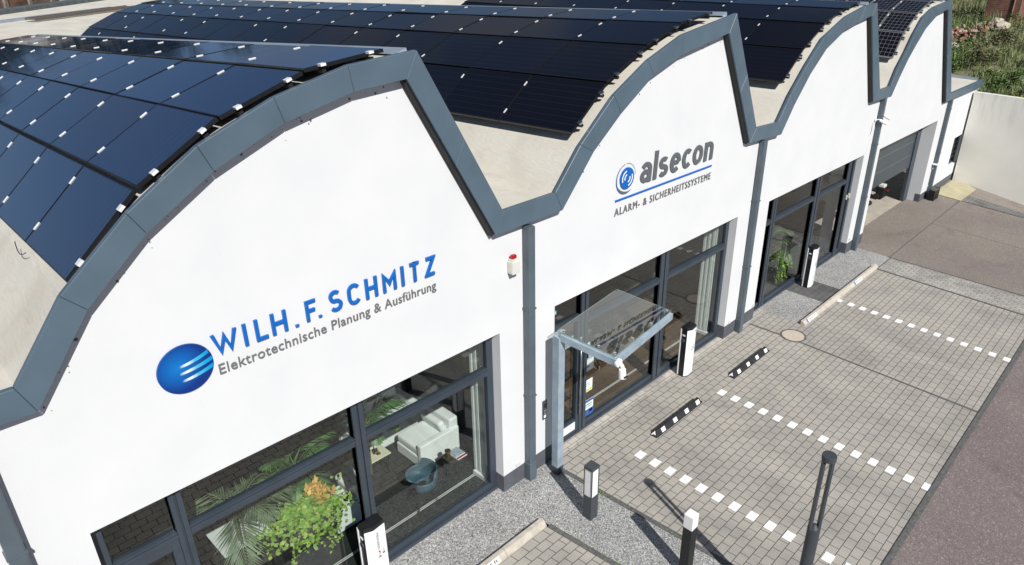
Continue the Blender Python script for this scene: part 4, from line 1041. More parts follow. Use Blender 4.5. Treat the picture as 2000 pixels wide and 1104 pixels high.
mb = MB(); mb.cyl((0, 0, 2.70), (0, 0, 2.765), .078, n=36); mb.build('lamp_head', 'charcoal', t, bevel=.006)

# ------------------------------------------------------------------ interior furniture
def armchair(loc, rz, lab, sx=1., sy=1.):
    t = thing('armchair', lab, 'armchair', loc, rz)
    mb = MB(); mb.box(-.40*sx, .37*sx, -.32*sy, .32*sy, .02, .22); mb.build('base', 'upholstery', t, bevel=.02)
    mb = MB(); mb.box(-.39*sx, .20*sx, -.26*sy, .32*sy, .22, .37); mb.build('seat_cushion', 'upholstery', t, bevel=.045, seg=4)
    mb = MB(); mb.box(.20*sx, .38*sx, -.32*sy, .34*sy, .22, .64); mb.build('backrest', 'upholstery', t, bevel=.04, seg=4)
    mb = MB(); mb.box(-.41*sx, .36*sx, -.36*sy, -.26*sy, .03, .47); mb.build('armrest', 'upholstery', t, bevel=.02)
    mb = MB(); mb.obox((.14*sx, .03, .47), (.95, 0, .3), (0, 1, 0), (-.3, 0, .95), .06, .26*sy, .13); mb.build('back_cushion', 'upholstery', t, bevel=.05, seg=4)
    return t
armchair((3.45, 1.62, .01), 0, 'white armchair with loose back cushion behind the nearest shop window')
armchair((1.72, 1.32, .01), 0, 'white armchair mostly hidden behind the window mullion', .72, .8)
t = thing('sofa', 'white sofa standing behind the armchair and palm leaves', 'sofa', (3.1, 2.45, .01))
mb = MB(); mb.box(-.55, .55, -.3, .3, .02, .34); mb.build('seat', 'upholstery', t, bevel=.03)
mb = MB(); mb.box(-.55, .55, .3, .46, .02, .62); mb.build('backrest', 'upholstery', t, bevel=.03)
mb = MB(); mb.box(.55, .68, -.3, .46, .02, .48); mb.build('armrest', 'upholstery', t, bevel=.03)
def legtable(name, loc, w, d, h, top, lab, th=.018):
    t = thing(name, lab, 'table', loc)
    mb = MB(); mb.box(-w/2, w/2, -d/2, d/2, h-th, h); mb.build('table_top', top, t, bevel=.004)
    for sx in (-1, 1):
        for sy in (-1, 1):
            mb = MB(); mb.tube([(sx*(w/2-.03), sy*(d/2-.03), h-th), (sx*(w/2-.05), sy*(d/2-.05), 0), (sx*(w/2-.08), sy*(d/2-.03), h-th)], .006); mb.build('leg', 'wire', t)
    return t
legtable('low_table', (2.54, 1.73, .01), .37, .28, .39, 'cream_table', 'low cream table with hairpin legs beside the armchair')
t = thing('vase', 'dark bottle vase with brass figures on the low cream table', 'vase', (2.53, 1.75, .40)); mb = MB(); mb.cyl((0, 0, 0), (0, 0, .09), .022, .02, 12); mb.cyl((0, 0, .09), (0, 0, .17), .008, .006, 8); mb.build('vase_body', 'black', t)
t = thing('ornament', 'small brass ornament on the low cream table', 'ornament', (2.57, 1.70, .40)); mb = MB(); mb.cyl((0, 0, 0), (0, 0, .012), .035, n=16); mb.obox((-.01, 0, .06), (1, 0, .3), (0, 1, 0), (-.3, 0, 1), .012, .012, .06); mb.build('ornament_body', 'brass', t)
legtable('side_table', (3.33, .805, .01), .31, .27, .41, 'dark_table', 'small dark side table with magazines in front of the armchair')
t = thing('brass_cup', 'brass cup on the dark side table', 'cup', (3.26, .87, .42)); mb = MB(); mb.cyl((0, 0, 0), (0, 0, .10), .042, .048, 20); mb.build('cup_body', 'brass', t)
t = thing('magazine_stack', 'stack of colourful magazines on the dark side table', 'magazines', (3.385, .79, .42))
mb = MB(); mb.box(-.09, .09, -.12, .12, 0, .02); mb.build('pages', 'matt_white', t)
mb = MB(); mb.box(-.088, .088, -.06, .11, .02, .0225); mb.build('cover_photo', 'poster_grey', t); mb = MB(); mb.box(-.088, .088, -.118, -.085, .02, .0225); mb.build('cover_band', 'red', t)
# blue bucket chair
t = thing('bucket_chair', 'blue-grey bucket chair on wire legs close to the window glass', 'chair', (2.64, .70, .01), R(-10)); t.scale = (1.1, 1.1, 1.1)
mb = MB(); N, K = 24, 8; P = []
for i in range(N+1):
    th = R(-140)+R(280)*i/N   # open side at th = 180
    for k in range(K+1):
        s_ = k/K; rr = .05+.15*min(1, s_*1.6); z = .33+max(0, s_-.45)*(.42 if abs(th) < R(70) else .26)*(1.1)
        P.append((rr*1.05*math.cos(th), rr*math.sin(th)*1.15, z))
mb.add(P, [(i*(K+1)+k, (i+1)*(K+1)+k, (i+1)*(K+1)+k+1, i*(K+1)+k+1) for i in range(N) for k in range(K)])
o = mb.build('seat_shell', 'blueseat', t, smooth=True); md = o.modifiers.new('s', 'SOLIDIFY'); md.thickness = .014
for sx, sy in ((-1, -1), (-1, 1), (1, -1), (1, 1)):
    mb = MB(); mb.tube([(sx*.06, sy*.06, .33), (sx*.17, sy*.17, 0)], .006); mb.tube([(-sx*.02, sy*.08, .33), (sx*.17, sy*.17, 0)], .005); mb.build('leg', 'wire', t)
legtable('desk', (.29, 1.33, .01), .60, .55, .72, 'desk', 'white desk under the palm fronds in the nearest room')
for x0, y0, lab in ((3.60, .34, 'white vertical blind at the right end of the nearest shop window'), (9.84, .34, 'white vertical blind at the right end of the second shop window'), (16.05, .36, 'white vertical blind at the right end of the third shop window')):
    t = thing('vertical_blind', lab, 'blind', (x0, y0, .02))
    mb = MB()
    for k in range(6): mb.box(-.012-.008*(k % 2), .006, .05*k, .05*k+.047, .1 if k % 2 else .08, 2.68)
    mb.build('slats', 'blind', t); mb = MB(); mb.box(-.035, .02, -.02, .32, 2.68, 2.74); mb.build('head_rail', 'white', t)
    mb = MB(); mb.box(-.05, .02, -.02, .3, 0, .07); mb.build('base_block', 'white', t)

def leafquad(mb, p, d, up, l, w, mi=0):
    d = d.normalized(); s_ = d.cross(up)
    if s_.length < 1e-4: s_ = Vector((1, 0, 0))
    s_ = s_.normalized(); m = p+d*l*.45
    mb.add([p, m+s_*w, p+d*l, m-s_*w], [(0, 1, 2, 3)], mi)
def frond(mb, base, az, elev, length, rng, wid=.16, arch=1.0, dens=26):
    p = Vector(base); d = Vector((math.cos(az)*math.cos(elev), math.sin(az)*math.cos(elev), math.sin(elev)))
    n = dens; st = length/n; side = Vector((-math.sin(az), math.cos(az), 0)); pts = []
    for i in range(n):
        pts.append(p.copy()); d = (d+Vector((0, 0, -1))*arch*st*(.8+1.6*i/n)).normalized(); p = p+d*st
        if i > n*.18:
            t = i/n; l = length*.42*math.sin(math.pi*min(1, .25+.72*t))*(.85+.3*rng.random())
            upv = side.cross(d)
            for s_ in (-1, 1):
                dd = d*.75+side*s_*.75+Vector((0, 0, -.25-.35*rng.random()))
                leafquad(mb, p, dd, upv, l, .013)
    mb.tube(pts, .006, 5)
def palm(loc, h, nf, length, seed, lab, mat, pot=True, azs=None):
    rng = random.Random(seed)
    t = thing('palm_plant', lab, 'palm', loc)
    if pot:
        mb = MB(); mb.cyl((0, 0, 0), (0, 0, .32), .13, .17, 24); mb.build('pot', 'terracotta', t)
    mb = MB()
    for k in range(3): mb.cyl((.03*math.cos(k*2.1), .03*math.sin(k*2.1), .28), (.05*math.cos(k*2.1), .05*math.sin(k*2.1), h), .016, .01, 8)
    mb.build('stem', 'stem', t)
    mb = MB()
    for k in range(nf):
        az = 2*math.pi*k/nf+rng.uniform(-.3, .3); frond(mb, (0, 0, h-.05+rng.uniform(-.15, .1)), az, R(rng.uniform(38, 75)), length*rng.uniform(.8, 1.1), rng, arch=rng.uniform(1.5, 2.4))
    mb.build('fronds', mat, t); return t
palm((.25, 1.15, .01), 1.15, 9, .95, 3, 'pale green palm over the white desk in the nearest room', 'palm_pale')
palm((1.18, 1.45, .01), 1.20, 10, .78, 5, 'dark green palm rising behind the trailing plant', 'palm')
palm((2.25, 1.45, .01), 1.38, 9, .78, 9, 'dark green palm spreading above the low cream table', 'palm')
palm((13.25, .85, .01), .95, 9, .85, 11, 'palm standing behind the third shop window', 'palm_pale')
palm((5.95, 2.6, .01), 1.0, 8, .8, 15, 'palm deep inside the entrance room', 'palm')
def trailing(loc, seed, lab, w=.5, d=.3, h=.62, orange=True, n=900):
    rng = random.Random(seed)
    t = thing('trailing_plant', lab, 'plant', loc)
    mb = MB(); mb.box(-w/2, w/2, -d/2, d/2, 0, h); mb.build('planter', 'terracotta', t, bevel=.01)
    mb = MB(); vines = MB()
    def leaf(p, s_):
        az = rng.uniform(0, 6.28); el = rng.uniform(-.5, .9)
        dd = Vector((math.cos(az)*math.cos(el), math.sin(az)*math.cos(el), math.sin(el)))
        up = Vector((rng.uniform(-.6, .6), rng.uniform(-.9, .3), 1))
        leafquad(mb, Vector(p), dd, up, s_*rng.uniform(.7, 1.3), s_*.42)
    for _ in range(n):
        u = rng.gauss(0, .36); v = rng.gauss(0, .36)
        z = h+.02+.28*max(0, 1-(u*u+v*v)*2.2)*rng.random()**.6
        leaf((u*w*1.15, v*d*1.5-.02, z), .062)
    for k in range(11):
        x = rng.uniform(-w*.55, w*.6); y = -d/2-.03; z = h; pts = [(x, y+.05, z)]
        for i in range(rng.randint(7, 16)):
            x += rng.uniform(-.035, .03); y += rng.uniform(-.025, .018); z -= rng.uniform(.025, .045)
            pts.append((x, y, max(.05, z)))
            for _ in range(2): leaf((x, y, max(.05, z)), .045)
        vines.tube(pts, .003, 4)
    mb.build('leaves', 'pothos', t); vines.build('vines', 'stem', t)
    if orange:
        mb = MB()
        for _ in range(85):
            az = rng.uniform(0, 6.28); el = rng.uniform(.1, 1.1); p = Vector((rng.gauss(.19, .09), rng.gauss(.0, .08), h+.10+rng.random()*.26))
            leafquad(mb, p, Vector((math.cos(az)*math.cos(el), math.sin(az)*math.cos(el), math.sin(el))), Vector((.1, -.3, 1)), .12*rng.uniform(.7, 1.2), .026)
        mb.build('orange_leaves', 'croton', t)
    return t
trailing((.96, .86, .01), 21, 'bright green trailing plant with orange croton leaves in a dark planter', .62, .34, .80, True, 1300)
trailing((13.45, .62, .01), 22, 'bright green trailing plant below the palm in the third window', .4, .25, .45, False, 420)
# entrance room
def swivel(loc, lab, rz):
    t = thing('swivel_chair', lab, 'chair', loc, rz)
    for k in range(5):
        a = 2*math.pi*k/5; mb = MB(); mb.tube([(0, 0, .1), (.23*math.cos(a), .23*math.sin(a), .06)], .014, 8); mb.cyl((.23*math.cos(a), .23*math.sin(a), .05), (.23*math.cos(a), .23*math.sin(a), 0), .022, n=10); mb.build('foot', 'chrome', t)
    mb = MB(); mb.cyl((0, 0, .1), (0, 0, .40), .02, n=12); mb.build('column', 'chrome', t)
    mb = MB(); mb.box(-.2, .2, -.2, .2, .40, .45); mb.build('seat', 'black', t, bevel=.015)
    mb = MB(); mb.box(-.19, .19, .16, .19, .50, .85); mb.build('backrest', 'black', t, bevel=.01)
swivel((7.35, 1.35, .01), 'black swivel chair on a chrome star base left of the brochure stand', .4)
swivel((8.15, 1.75, .01), 'black swivel chair on a chrome star base behind the charging column', 1.9)
legtable('meeting_table', (6.55, 1.7, .01), .9, .6, .68, 'desk', 'white meeting table in the entrance room')
t = thing('brochure_stand', 'tall pale brochure stand with leaflets behind the second shop window', 'brochure stand', (8.95, .95, .01))
mb = MB(); mb.box(-.10, .10, -.02, .02, .05, 1.55); mb.build('back_panel', 'blind', t, bevel=.006); mb = MB(); mb.cyl((0, 0, 0), (0, 0, .05), .16, n=24); mb.build('base', 'steel', t)
for k in range(5):
    mb = MB(); mb.obox((-.12+.01*(k % 2), -.07, .35+.24*k), (1, 0, 0), (0, .35, .94), (0, -.94, .35), .07, .08, .006); mb.build('leaflet', 'matt_white', t)
# third room
legtable('display_table', (14.2, 2.6, .01), 1.2, .7, .7, 'dark_table', 'dark display table inside the third shop window')
t = thing('display_boards', 'white display boards on the dark table in the third shop window', 'boards', (14.1, 2.6, .71)); mb = MB(); mb.box(-.45, -.1, -.2, .05, 0, .03); mb.box(.1, .4, -.1, .2, 0, .05); mb.build('board', 'matt_white', t)
for x, y, z, lab in ((13.35, 1.25, 1.15, 'white pendant lamp hanging lower in the third shop window'), (13.1, 1.7, 1.25, 'white pendant lamp hanging higher in the third shop window')):
    t = thing('pendant_lamp', lab, 'lamp', (x, y, z)); mb = MB(); mb.cyl((0, 0, 0), (0, 0, .03), .075, .05, 20); mb.build('shade', 'white', t); mb = MB(); mb.cyl((0, 0, .03), (0, 0, 1.9), .004, n=6); mb.build('cord', 'offwhite_plastic', t)

# van added inside the hall for the one reflected in the third window
t = thing('van', 'white van with blue globe emblem added inside for the reflection in the third shop window', 'van', (18.75, 1.0, .01))
prof = [(0.05, .28), (0.0, .55), (.12, .78), (.75, .95), (1.25, 1.45), (1.6, 1.58), (3.6, 1.6), (3.75, 1.45), (3.78, .3)]
mb = MB(); mb.prism(prof, -.2, 1.35, 'x'); o = mb.build('body', 'white', t, bevel=.06, seg=3); fixn(o)
mb = MB(); mb.add([(-.0, .72, .99), (1.15, .72, .99), (1.1, 1.17, 1.42), (.05, 1.17, 1.42)], [(0, 1, 2, 3)]); mb.v = [(x, y-.03, z+.03) for x, y, z in mb.v]; mb.build('windscreen', 'darkglass', t)
mb = MB(); mb.add([(-.204, 1.0, .98), (-.204, 1.38, 1.42), (-.204, 2.0, 1.45), (-.204, 2.0, .98)], [(0, 1, 2, 3)]); mb.build('side_window', 'darkglass', t)
for y in (.68, 3.05):
    for x, s_ in ((-.215, -1), (1.19, 1)):
        w = MB(); w.cyl((x, y, .28), (x+.17, y, .28), .28, n=36); wo_ = w.build('wheel', 'tyre', t, bevel=.02)
        w = MB(); xx = x if s_ < 0 else x+.17; w.cyl((xx-.008, y, .28), (xx+.008, y, .28), .17, n=24); w.build('rim', 'steel', wo_)
globe_emblem(t, (0, -1, 0), (0, 0, 1), (-1, 0, 0), (-.185, 1.75, .72), .14, 'emblem')
t = thing('pressure_washer', 'grey wheeled pressure washer with red knob just inside the garage door', 'machine', (21.75, 1.05, .01))
mb = MB(); mb.box(-.16, .16, -.14, .14, .08, .42); mb.build('machine_body', 'black', t, bevel=.03)
mb = MB(); mb.box(-.12, .12, -.1, .1, .42, .52); mb.build('top_cover', 'offwhite_plastic', t, bevel=.02)
mb = MB(); mb.cyl((.1, -.15, .3), (.1, -.18, .3), .04, n=16); mb.build('red_knob', 'red', t)
mb = MB(); mb.tube([(-.14, .14, .3), (-.14, .18, .8), (.14, .18, .8), (.14, .14, .3)], .013, 8); mb.build('push_handle', 'black', t)
for x in (-.18, .18): mb = MB(); mb.cyl((x-.03, .1, .1), (x+.03, .1, .1), .1, n=20); mb.build('wheel', 'tyre', t)
t = thing('garage_hose', 'black hose lying on the floor beside the pressure washer', 'hose', (20.8, 1.2, .02)); mb = MB(); mb.tube([(.3*math.cos(i*.35)*(1-.01*i), .2*math.sin(i*.35), .02+.002*i) for i in range(50)], .018, 6); mb.build('hose_coil', 'black', t)

# ------------------------------------------------------------------ yard wall, slope behind
t = thing('concrete_wall', 'tall weathered concrete yard wall at the end of the yard', 'wall', (25.86, -.07, 0))
mb = MB(); a = Vector((0, 0, 0)); b = Vector((0, -12, 0)); d = (b-a).normalized(); n_ = Vector((-d.y, d.x, 0)); n_ = n_ if n_.x > 0 else -n_
mb.add([p-Vector((0, 0, 2.5)) for p in (a, b, b+n_*.22, a+n_*.22)]+[p+Vector((0, 0, 3.2)) for p in (a, b, b+n_*.22, a+n_*.22)], [(0, 1, 2, 3), (4, 5, 6, 7), (0, 4, 5, 1), (1, 5, 6, 2), (2, 6, 7, 3), (3, 7, 4, 0)])
fixn(mb.build('wall_body', 'concrete', t))

def hz(x, y):
    b = 2.95+.16*max(0, min(8.5, x-26.2))+.05*max(0, x-34.7)
    b -= .35*max(0, 1-((x-40)**2+(y-2.7)**2)/12)
    return b+.18*math.sin(x*.9+y*.5)+.12*math.sin(y*1.7-x*.4)+.05*(y*.15)
NX, NYY = 60, 60; mb = MB(); P = []
for j in range(NYY+1):
    for i in range(NX+1):
        x = 26.15+ (i/NX)**1.5*90; y = -30+ 70*j/NYY
        P.append((x, y, hz(x, y)))
mb.add(P, [(j*(NX+1)+i, j*(NX+1)+i+1, (j+1)*(NX+1)+i+1, (j+1)*(NX+1)+i) for j in range(NYY) for i in range(NX)])
hm, nt, b_ = newmat('earth_slope'); b_.inputs['Roughness'].default_value = .95
co = coords(nt); n1 = node(nt, 'ShaderNodeTexNoise', Scale=1.2, Detail=8.0); L(nt, co, n1.inputs[0])
L(nt, ramp(nt, n1.outputs[0], [(.3, (.09, .10, .04)), (.5, (.15, .15, .075)), (.7, (.26, .22, .15))]), b_.inputs['Base Color'])
struct(mb.build('hillside', hm, smooth=True))
MAT['grassmix'] = leafmat('wild_grass_blades', [(.07, .13, .03), (.12, .19, .045), (.19, .23, .08), (.26, .25, .13), (.09, .16, .035), (.15, .20, .06)])
MAT['bush'] = leafmat('bush_leaves', [(.035, .075, .016), (.07, .12, .025), (.10, .155, .035), (.05, .095, .02)])
MAT['bush_olive'] = leafmat('olive_bush_leaves', [(.08, .095, .035), (.15, .15, .07), (.11, .125, .045), (.20, .17, .10)])
MAT['bush_yellow'] = leafmat('flowering_bush_leaves', [(.04, .08, .016), (.08, .13, .025), (.12, .17, .035), (.06, .10, .02), (.10, .15, .03), (.45, .42, .03)])
MAT['treeleaf'] = leafmat('tree_leaves', [(.018, .03, .010), (.035, .05, .016), (.025, .04, .012)])
rng = random.Random(4)
mb = MB()
for _ in range(26000):
    x = 26.3+rng.random()**1.3*22; y = rng.uniform(-7, 9) if x < 36 else rng.uniform(-4, 14)
    dens = math.sin(x*.8+1.3*y)+math.sin(y*1.9-.6*x)
    if dens < -1.0 and rng.random() < .8: continue
    z = hz(x, y)-.03; h = rng.uniform(.15, .55)*(1+.3*math.sin(x*1.7+y)); a = rng.uniform(0, 6.28); l = rng.uniform(.05, .35)
    w = rng.uniform(.006, .018); s_ = Vector((-math.sin(a), math.cos(a), 0))*w; tip = Vector((math.cos(a)*l, math.sin(a)*l, h)); p = Vector((x, y, z)); m_ = p+tip*.55+Vector((0, 0, h*.12))
    mb.add([p-s_, p+s_, m_+s_*.8, m_-s_*.8, p+tip], [(0, 1, 2, 3), (3, 2, 4)])
stuff(mb.build('wild_grass', 'grassmix'))['label'] = 'wild grass and weeds growing over the slope behind the yard wall'
def shrub(loc, rx, rz, n, mat, lab, seed, ls=.10):
    rg = random.Random(seed); t = thing('shrub', lab, 'shrub', loc, 0, 'shrubs on the slope behind the yard wall')
    st = MB(); mb = MB(); cl = [(Vector((rg.gauss(0, rx*.45), rg.gauss(0, rx*.45), rz*rg.uniform(.25, .9))), rg.uniform(.25, .5)*rx) for _ in range(9)]
    for c, r_ in cl:
        st.tube([(0, 0, 0), tuple(c*.6+Vector((0, 0, .05))), tuple(c)], .012, 5)
        for _ in range(n//9):
            d = Vector((rg.gauss(0, 1), rg.gauss(0, 1), rg.gauss(0, .8))).normalized()*r_*rg.random()**.4
            p = c+d; p.z = max(.02, p.z); a = rg.uniform(0, 6.28); e = rg.uniform(-.4, .8)
            leafquad(mb, p, Vector((math.cos(a)*math.cos(e), math.sin(a)*math.cos(e), math.sin(e))), Vector((rg.uniform(-.7, .7), rg.uniform(-.7, .7), 1)), ls*rg.uniform(.6, 1.3), ls*.32)
    st.build('twigs', 'bark', t); mb.build('leaves', mat, t)
sh_spots = [(27.3, -1.9, .95, .9, 'bush_yellow', 'dark bush dotted with yellow flowers just behind the concrete wall'), (28.2, -3.2, 1.0, 1.0, 'bush_yellow', 'wide bush with yellow flowers at the right frame edge'),
 (27.6, -.4, .7, .7, 'bush', 'low dark green bush behind the annex corner'), (29.5, .9, .9, .8, 'bush_olive', 'olive bush above the annex roof'), (30.2, -1.2, .9, .8, 'bush_olive', 'olive grey bush in the middle of the slope'),
 (28.6, 2.2, .8, .8, 'bush', 'green bush close behind the annex roof edge'), (31.5, 2.2, .9, .7, 'bush', 'green bush below the rubble'), (36.5, 5.2, 1.3, 1.3, 'bush', 'large green bush at the top left of the slope'),
 (37.5, 3.6, 1.0, 1.0, 'bush_olive', 'olive bush left of the brick stump'), (33.0, -.6, .9, .7, 'bush_olive', 'dry bush right of the rubble'), (36.5, .6, .9, .8, 'bush', 'green bush below the brick stump'), (31.5, -3.0, 1.0, .9, 'bush', 'green bush on the right of the slope'),
 (27.2, -2.9, .8, .8, 'bush', 'dense green bush overhanging the concrete wall top'), (29.3, -2.2, 1.1, .9, 'bush_yellow', 'broad green bush behind the flowering bushes'), (34.5, 5.0, 1.2, 1.1, 'bush', 'rounded green bush left of the rubble heap'), (38.2, 6.2, 1.2, 1.2, 'bush', 'tall green bush at the top of the slope'), (33.5, .9, .8, .6, 'bush_olive', 'low olive bush in front of the boulders')]
for i, (x, y, rx, rz, mt, lab) in enumerate(sh_spots): shrub((x, y, hz(x, y)-.05), rx, rz, 900, mt, lab, 40+i)
# rubble
rub = MB(); rg = random.Random(8)
for _ in range(170):
    k = rg.random()
    if k < .5: x, y = 33.6+rg.gauss(0, .4), 3.1+rg.gauss(0, .35)
    elif k < .8: x, y = 35.2+rg.gauss(0, .6), 2.2+rg.gauss(0, .35)
    else: x, y = 33.8+rg.gauss(0, .6), 2.2+rg.gauss(0, .5)
    s_ = rg.uniform(.05, .12); ax = Vector((rg.gauss(0, 1), rg.gauss(0, 1), rg.gauss(0, .5))).normalized(); ay = ax.orthogonal().normalized(); az_ = ax.cross(ay)
    rub.obox((x, y, hz(x, y)+.05+.25*rg.random()*max(0, 1-abs(x-33.6))), ax, ay, az_, s_*1.1, s_*.6, s_*.5, 0 if rg.random() < .55 else 1)
stuff(rub.build('brick_rubble', [plain('red_rubble', (.21, .095, .065), .9, 0, .4, 6), plain('pale_rubble', (.36, .30, .24), .9, 0, .3, 5)], bevel=.01, seg=1))['label'] = 'heap of broken red bricks and pale stones on the slope'
for i, (x, y, s_, lab) in enumerate(((35.0, 1.55, .32, 'pale boulder right of the brick rubble'), (36.0, 2.0, .28, 'pale stone block above the brick rubble'), (32.6, 2.7, .30, 'pale stone block in front of the brick rubble'))):
    bm = bmesh.new(); bmesh.ops.create_icosphere(bm, subdivisions=2, radius=s_)
    for v in bm.verts: v.co *= random.uniform(.82, 1.1); v.co.z *= .6; v.co.x *= 1.5
    me = bpy.data.meshes.new('boulder'); bm.to_mesh(me); bm.free(); me.materials.append(plain('pale_boulder%d' % i, (.46, .41, .33), .9, 0, .2, 5, .4, 20))
    o = bpy.data.objects.new('boulder', me); COL.objects.link(o); o.location = (x, y, hz(x, y)+.1); tag(o, lab, 'stone')
t = thing('brick_stump', 'square red brick wall stump at the top of the slope', 'brick wall', (40.0, 2.75, 4.2))
mb = MB()
def uvbox(mb, x0, x1, y0, y1, z0, z1):
    mb.add([(x0, y0, z0), (x0, y1, z0), (x0, y1, z1), (x0, y0, z1)], [(0, 3, 2, 1)], 0, [(y0, z0), (y1, z0), (y1, z1), (y0, z1)])
    mb.add([(x0, y0, z0), (x1, y0, z0), (x1, y0, z1), (x0, y0, z1)], [(0, 1, 2, 3)], 0, [(x0, z0), (x1, z0), (x1, z1), (x0, z1)])
    mb.add([(x1, y0, z0), (x1, y1, z0), (x1, y1, z1), (x1, y0, z1)], [(0, 1, 2, 3)], 0, [(y0, z0), (y1, z0), (y1, z1), (y0, z1)])
    mb.add([(x0, y1, z0), (x1, y1, z0), (x1, y1, z1), (x0, y1, z1)], [(0, 3, 2, 1)], 0, [(x0, z0), (x1, z0), (x1, z1), (x0, z1)])
    mb.add([(x0, y0, z1), (x1, y0, z1), (x1, y1, z1), (x0, y1, z1)], [(0, 1, 2, 3)], 0, [(x0, y0), (x1, y0), (x1, y1), (x0, y1)])
uvbox(mb, 0, 1.8, -.72, .82, -.6, 2.4); mb.build('brick_body', 'brick', t)
mb = MB(); mb.cyl((-.04, -.42, -.3), (-.04, -.42, 2.3), .03, n=8); mb.build('pipe', plain('rusty_pipe', (.42, .20, .12), .7), t)
t = thing('tarp_heap', 'pale blue-white tarpaulin heap beside the brick stump', 'tarpaulin', (38.5, 1.05, hz(38.5, 1.05)))
bm = bmesh.new(); bmesh.ops.create_icosphere(bm, subdivisions=3, radius=.55)
for v in bm.verts: v.co *= random.uniform(.86, 1.08); v.co.z *= .9
me = bpy.data.meshes.new('tarp_body'); bm.to_mesh(me); bm.free(); me.materials.append(plain('pale_tarp', (.45, .50, .55), .5, 0, .4, 6)); o = bpy.data.objects.new('tarp_body', me); COL.objects.link(o); o.parent = t

# ------------------------------------------------------------------ buildings at the back left
t = thing('flat_roof_building', 'low building with cream flat roof and slate parapet behind the nearest arch', 'building', (5.875, 35.035, 0))
e = Vector((12.053-5.875, 41.164-35.035, 0)).normalized(); nrm = Vector((e.y, -e.x, 0))
def Q(a, b, z): return e*a+nrm*b+Vector((0, 0, z))
mb = MB(); q = [Q(-24, 0, 0), Q(16, 0, 0), Q(16, 13.3, 0), Q(-24, 13.3, 0)]; k = [p+Vector((0, 0, 4.0)) for p in q]
mb.add(q+k, [(4, 5, 6, 7)] + [(i, (i+1) % 4, 4+(i+1) % 4, 4+i) for i in range(4)]); o = mb.build('roof_deck', 'membrane', t); fixn(o)
mb = MB(); c = Q(-4, -.35, 3.95); mb.obox(c, e, nrm, (0, 0, 1), 20, .35, .22); mb.build('parapet', 'parapet', t)
t2 = thing('cable_tray', 'rusty mesh cable tray on the cream flat roof', 'cable tray', (7.5, 32.4, 4.0))
mb = MB(); e2v = Vector((2.79, 2.13, 0)).normalized(); n2 = Vector((e2v.y, -e2v.x, 0))
for s_ in (-.22, .22): mb.obox(e2v*1.5+n2*s_+Vector((0, 0, .12)), e2v, n2, (0, 0, 1), 3.2, .02, .05)
mb.build('tray_side', plain('rusty_tray', (.10, .085, .075), .7), t2)
mb = MB(); mb.obox(e2v*.9-n2*.75+Vector((0, 0, .06)), e2v, n2, (0, 0, 1), 3.4, .06, .06); mb.build('flashing_strip', 'zinc', t2)
mb = MB()
for k in range(44): mb.obox(e2v*(-1.7+k*.145)+Vector((0, 0, .12)), e2v, n2, (0, 0, 1), .022, .22, .03)
mb.build('tray_rungs', plain('rusty_rungs', (.13, .11, .09), .7), t2)
t = thing('brick_outbuilding', 'weathered brick outbuilding with grey flat roof behind the slate parapet', 'building', (5.875, 35.035, 0))
mb = MB(); A = Q(-14, -8, 0); 
pts = [Q(-16, -2.7, 0), Q(8.8, -2.7, 0), Q(8.8, -10, 0), Q(-16, -10, 0)]
for i in range(4):
    a, b = pts[i], pts[(i+1) % 4]; ln = (b-a).length
    mb.add([a, b, b+Vector((0, 0, 4.55)), a+Vector((0, 0, 4.55))], [(0, 1, 2, 3)], 0, [(0, 0), (ln, 0), (ln, 4.55), (0, 4.55)])
mb.build('brick_walls', 'brick_worn', t)
mb = MB(); mb.add([p+Vector((0, 0, 4.56)) for p in pts], [(0, 1, 2, 3)]); mb.build('flat_roof', 'greyroof', t)
mb = MB()
MAT['pier'] = plain('pale_brick_pier', (.22, .18, .15), .9, 0, .4, 5)
for i in range(13): mb = MB(); mb.obox(Q(-14+i*1.85, -2.64, 3.9), e, nrm, (0, 0, 1), .12, .05, .62); mb.build('brick_pier', 'pier', t)
t = thing('white_tarpaulin', 'white tarpaulin with pink letters lying on the brick outbuilding roof', 'tarpaulin', (5.875, 35.035, 4.6))
mb = MB(); mb.obox(Q(5.6, -6.2, .12), e, nrm, (0, 0, 1), 2.2, 2.6, .12); mb.build('tarp_sheet', 'tarp', t, bevel=.1)
mb = MB(); m2 = MB(); text_mesh(m2, 'ENTE', -1.7, .6, -.45, .45, 0, .01, 1., .02); mb.add([Q(5.0+v[0], -6.6-v[2], .25) for v in m2.v], m2.f); mb.build('tarp_lettering', 'pink', t)
t = thing('grey_shed', 'long grey flat-roofed shed beyond the slate parapet', 'building', (5.875, 35.035, 0))
mb = MB(); q = [Q(9.2, -2, 0), Q(24, -2, 0), Q(24, -16, 0), Q(9.2, -16, 0)]; k = [p+Vector((0, 0, 4.1)) for p in q]
mb.add(q+k, [(4, 5, 6, 7)]+[(i, (i+1) % 4, 4+(i+1) % 4, 4+i) for i in range(4)]); fixn(mb.build('shed_body', 'greyroof', t))
mb = MB()
for i in range(8): mb.obox(Q(11.2+i*.7, -5.0, 4.25), e, nrm, (0, 0, 1), .2, .25, .15)
mb.build('roof_vents', 'black', t)

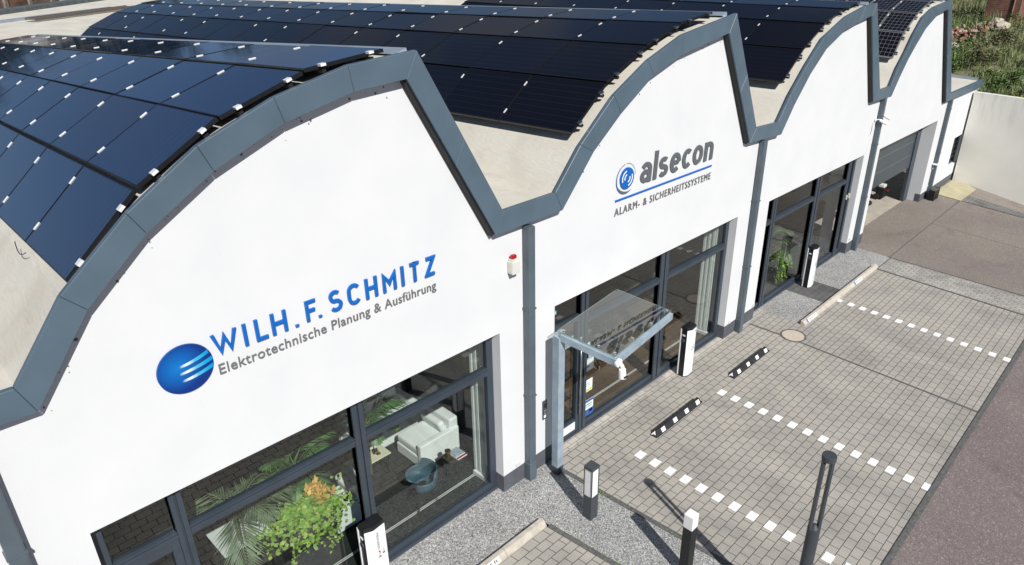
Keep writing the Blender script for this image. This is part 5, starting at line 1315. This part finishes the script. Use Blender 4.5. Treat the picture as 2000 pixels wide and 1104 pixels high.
# ------------------------------------------------------------------ trees far behind (seen in the panel reflections)
def tree_mesh(seed):
    rg = random.Random(seed); tr = MB(); tr.cyl((0, 0, 0), (0, 0, 4.5), .35, .2, 10)
    cl = []
    for _ in range(16):
        c = Vector((rg.gauss(0, 1.7), rg.gauss(0, 1.7), rg.uniform(3.5, 9.5))); cl.append(c); tr.tube([(0, 0, 3.5), tuple(c)], .07, 5)
    mb = MB()
    for c in cl:
        for _ in range(110):
            d = Vector((rg.gauss(0, 1), rg.gauss(0, 1), rg.gauss(0, .8))).normalized()*1.6*rg.random()**.4
            a = rg.uniform(0, 6.28); leafquad(mb, c+d, Vector((math.cos(a), math.sin(a), rg.uniform(-.5, .5))), Vector((rg.uniform(-1, 1), rg.uniform(-1, 1), 1)), .6, .22)
    return tr, mb
tm = []
for s_ in (1, 2, 3):
    a, b = tree_mesh(s_); oa = a.build('trunk', 'bark'); ob = b.build('crown', 'treeleaf'); tm.append((oa.data, ob.data)); bpy.data.objects.remove(oa); bpy.data.objects.remove(ob)
rg = random.Random(77)
for i in range(30):
    y = 150+rg.uniform(0, 25); x = 4+i*3.6+rg.uniform(-1.5, 1.5)
    t = thing('background_tree', 'dark green tree in the row far behind the halls', 'tree', (x, y, -.1), rg.uniform(0, 6), 'trees in the row far behind the halls')
    t.scale = (1.25, 1.25, rg.uniform(1.15, 1.5))
    for nm, md in zip(('trunk', 'crown'), tm[i % 3]):
        c = bpy.data.objects.new(nm, md); COL.objects.link(c); c.parent = t

# ------------------------------------------------------------------ litter
lm = MB(); rg = random.Random(31)
for _ in range(60):
    x, y = rg.uniform(1.2, 3.6), rg.uniform(-.8, .08)
    if rg.random() < .3: x, y = rg.uniform(14.3, 16.4), rg.uniform(-.1, .12)
    a = rg.uniform(0, 6.28); leafquad(lm, Vector((x, y, .012)), Vector((math.cos(a), math.sin(a), rg.uniform(0, .5))), Vector((0, 0, 1)), rg.uniform(.02, .05), .01)
stuff(lm.build('fallen_leaves', 'leaf_dry'))['label'] = 'scattered brown fallen leaves on the gravel'
wm = MB()
for _ in range(26):
    k = rg.random(); v = -1.0-rg.random()*3.5; x = wx(3.64, v) if k < .6 else wx(4.57, v); y = v
    for _ in range(5):
        a = rg.uniform(0, 6.28); leafquad(wm, Vector((x+rg.uniform(-.03, .03), y+rg.uniform(-.04, .04), .01)), Vector((math.cos(a), math.sin(a), 1.0)), Vector((0, 0, 1)), rg.uniform(.02, .045), .006)
stuff(wm.build('small_weeds', 'pothos'))['label'] = 'tiny green weeds along the gravel edging'
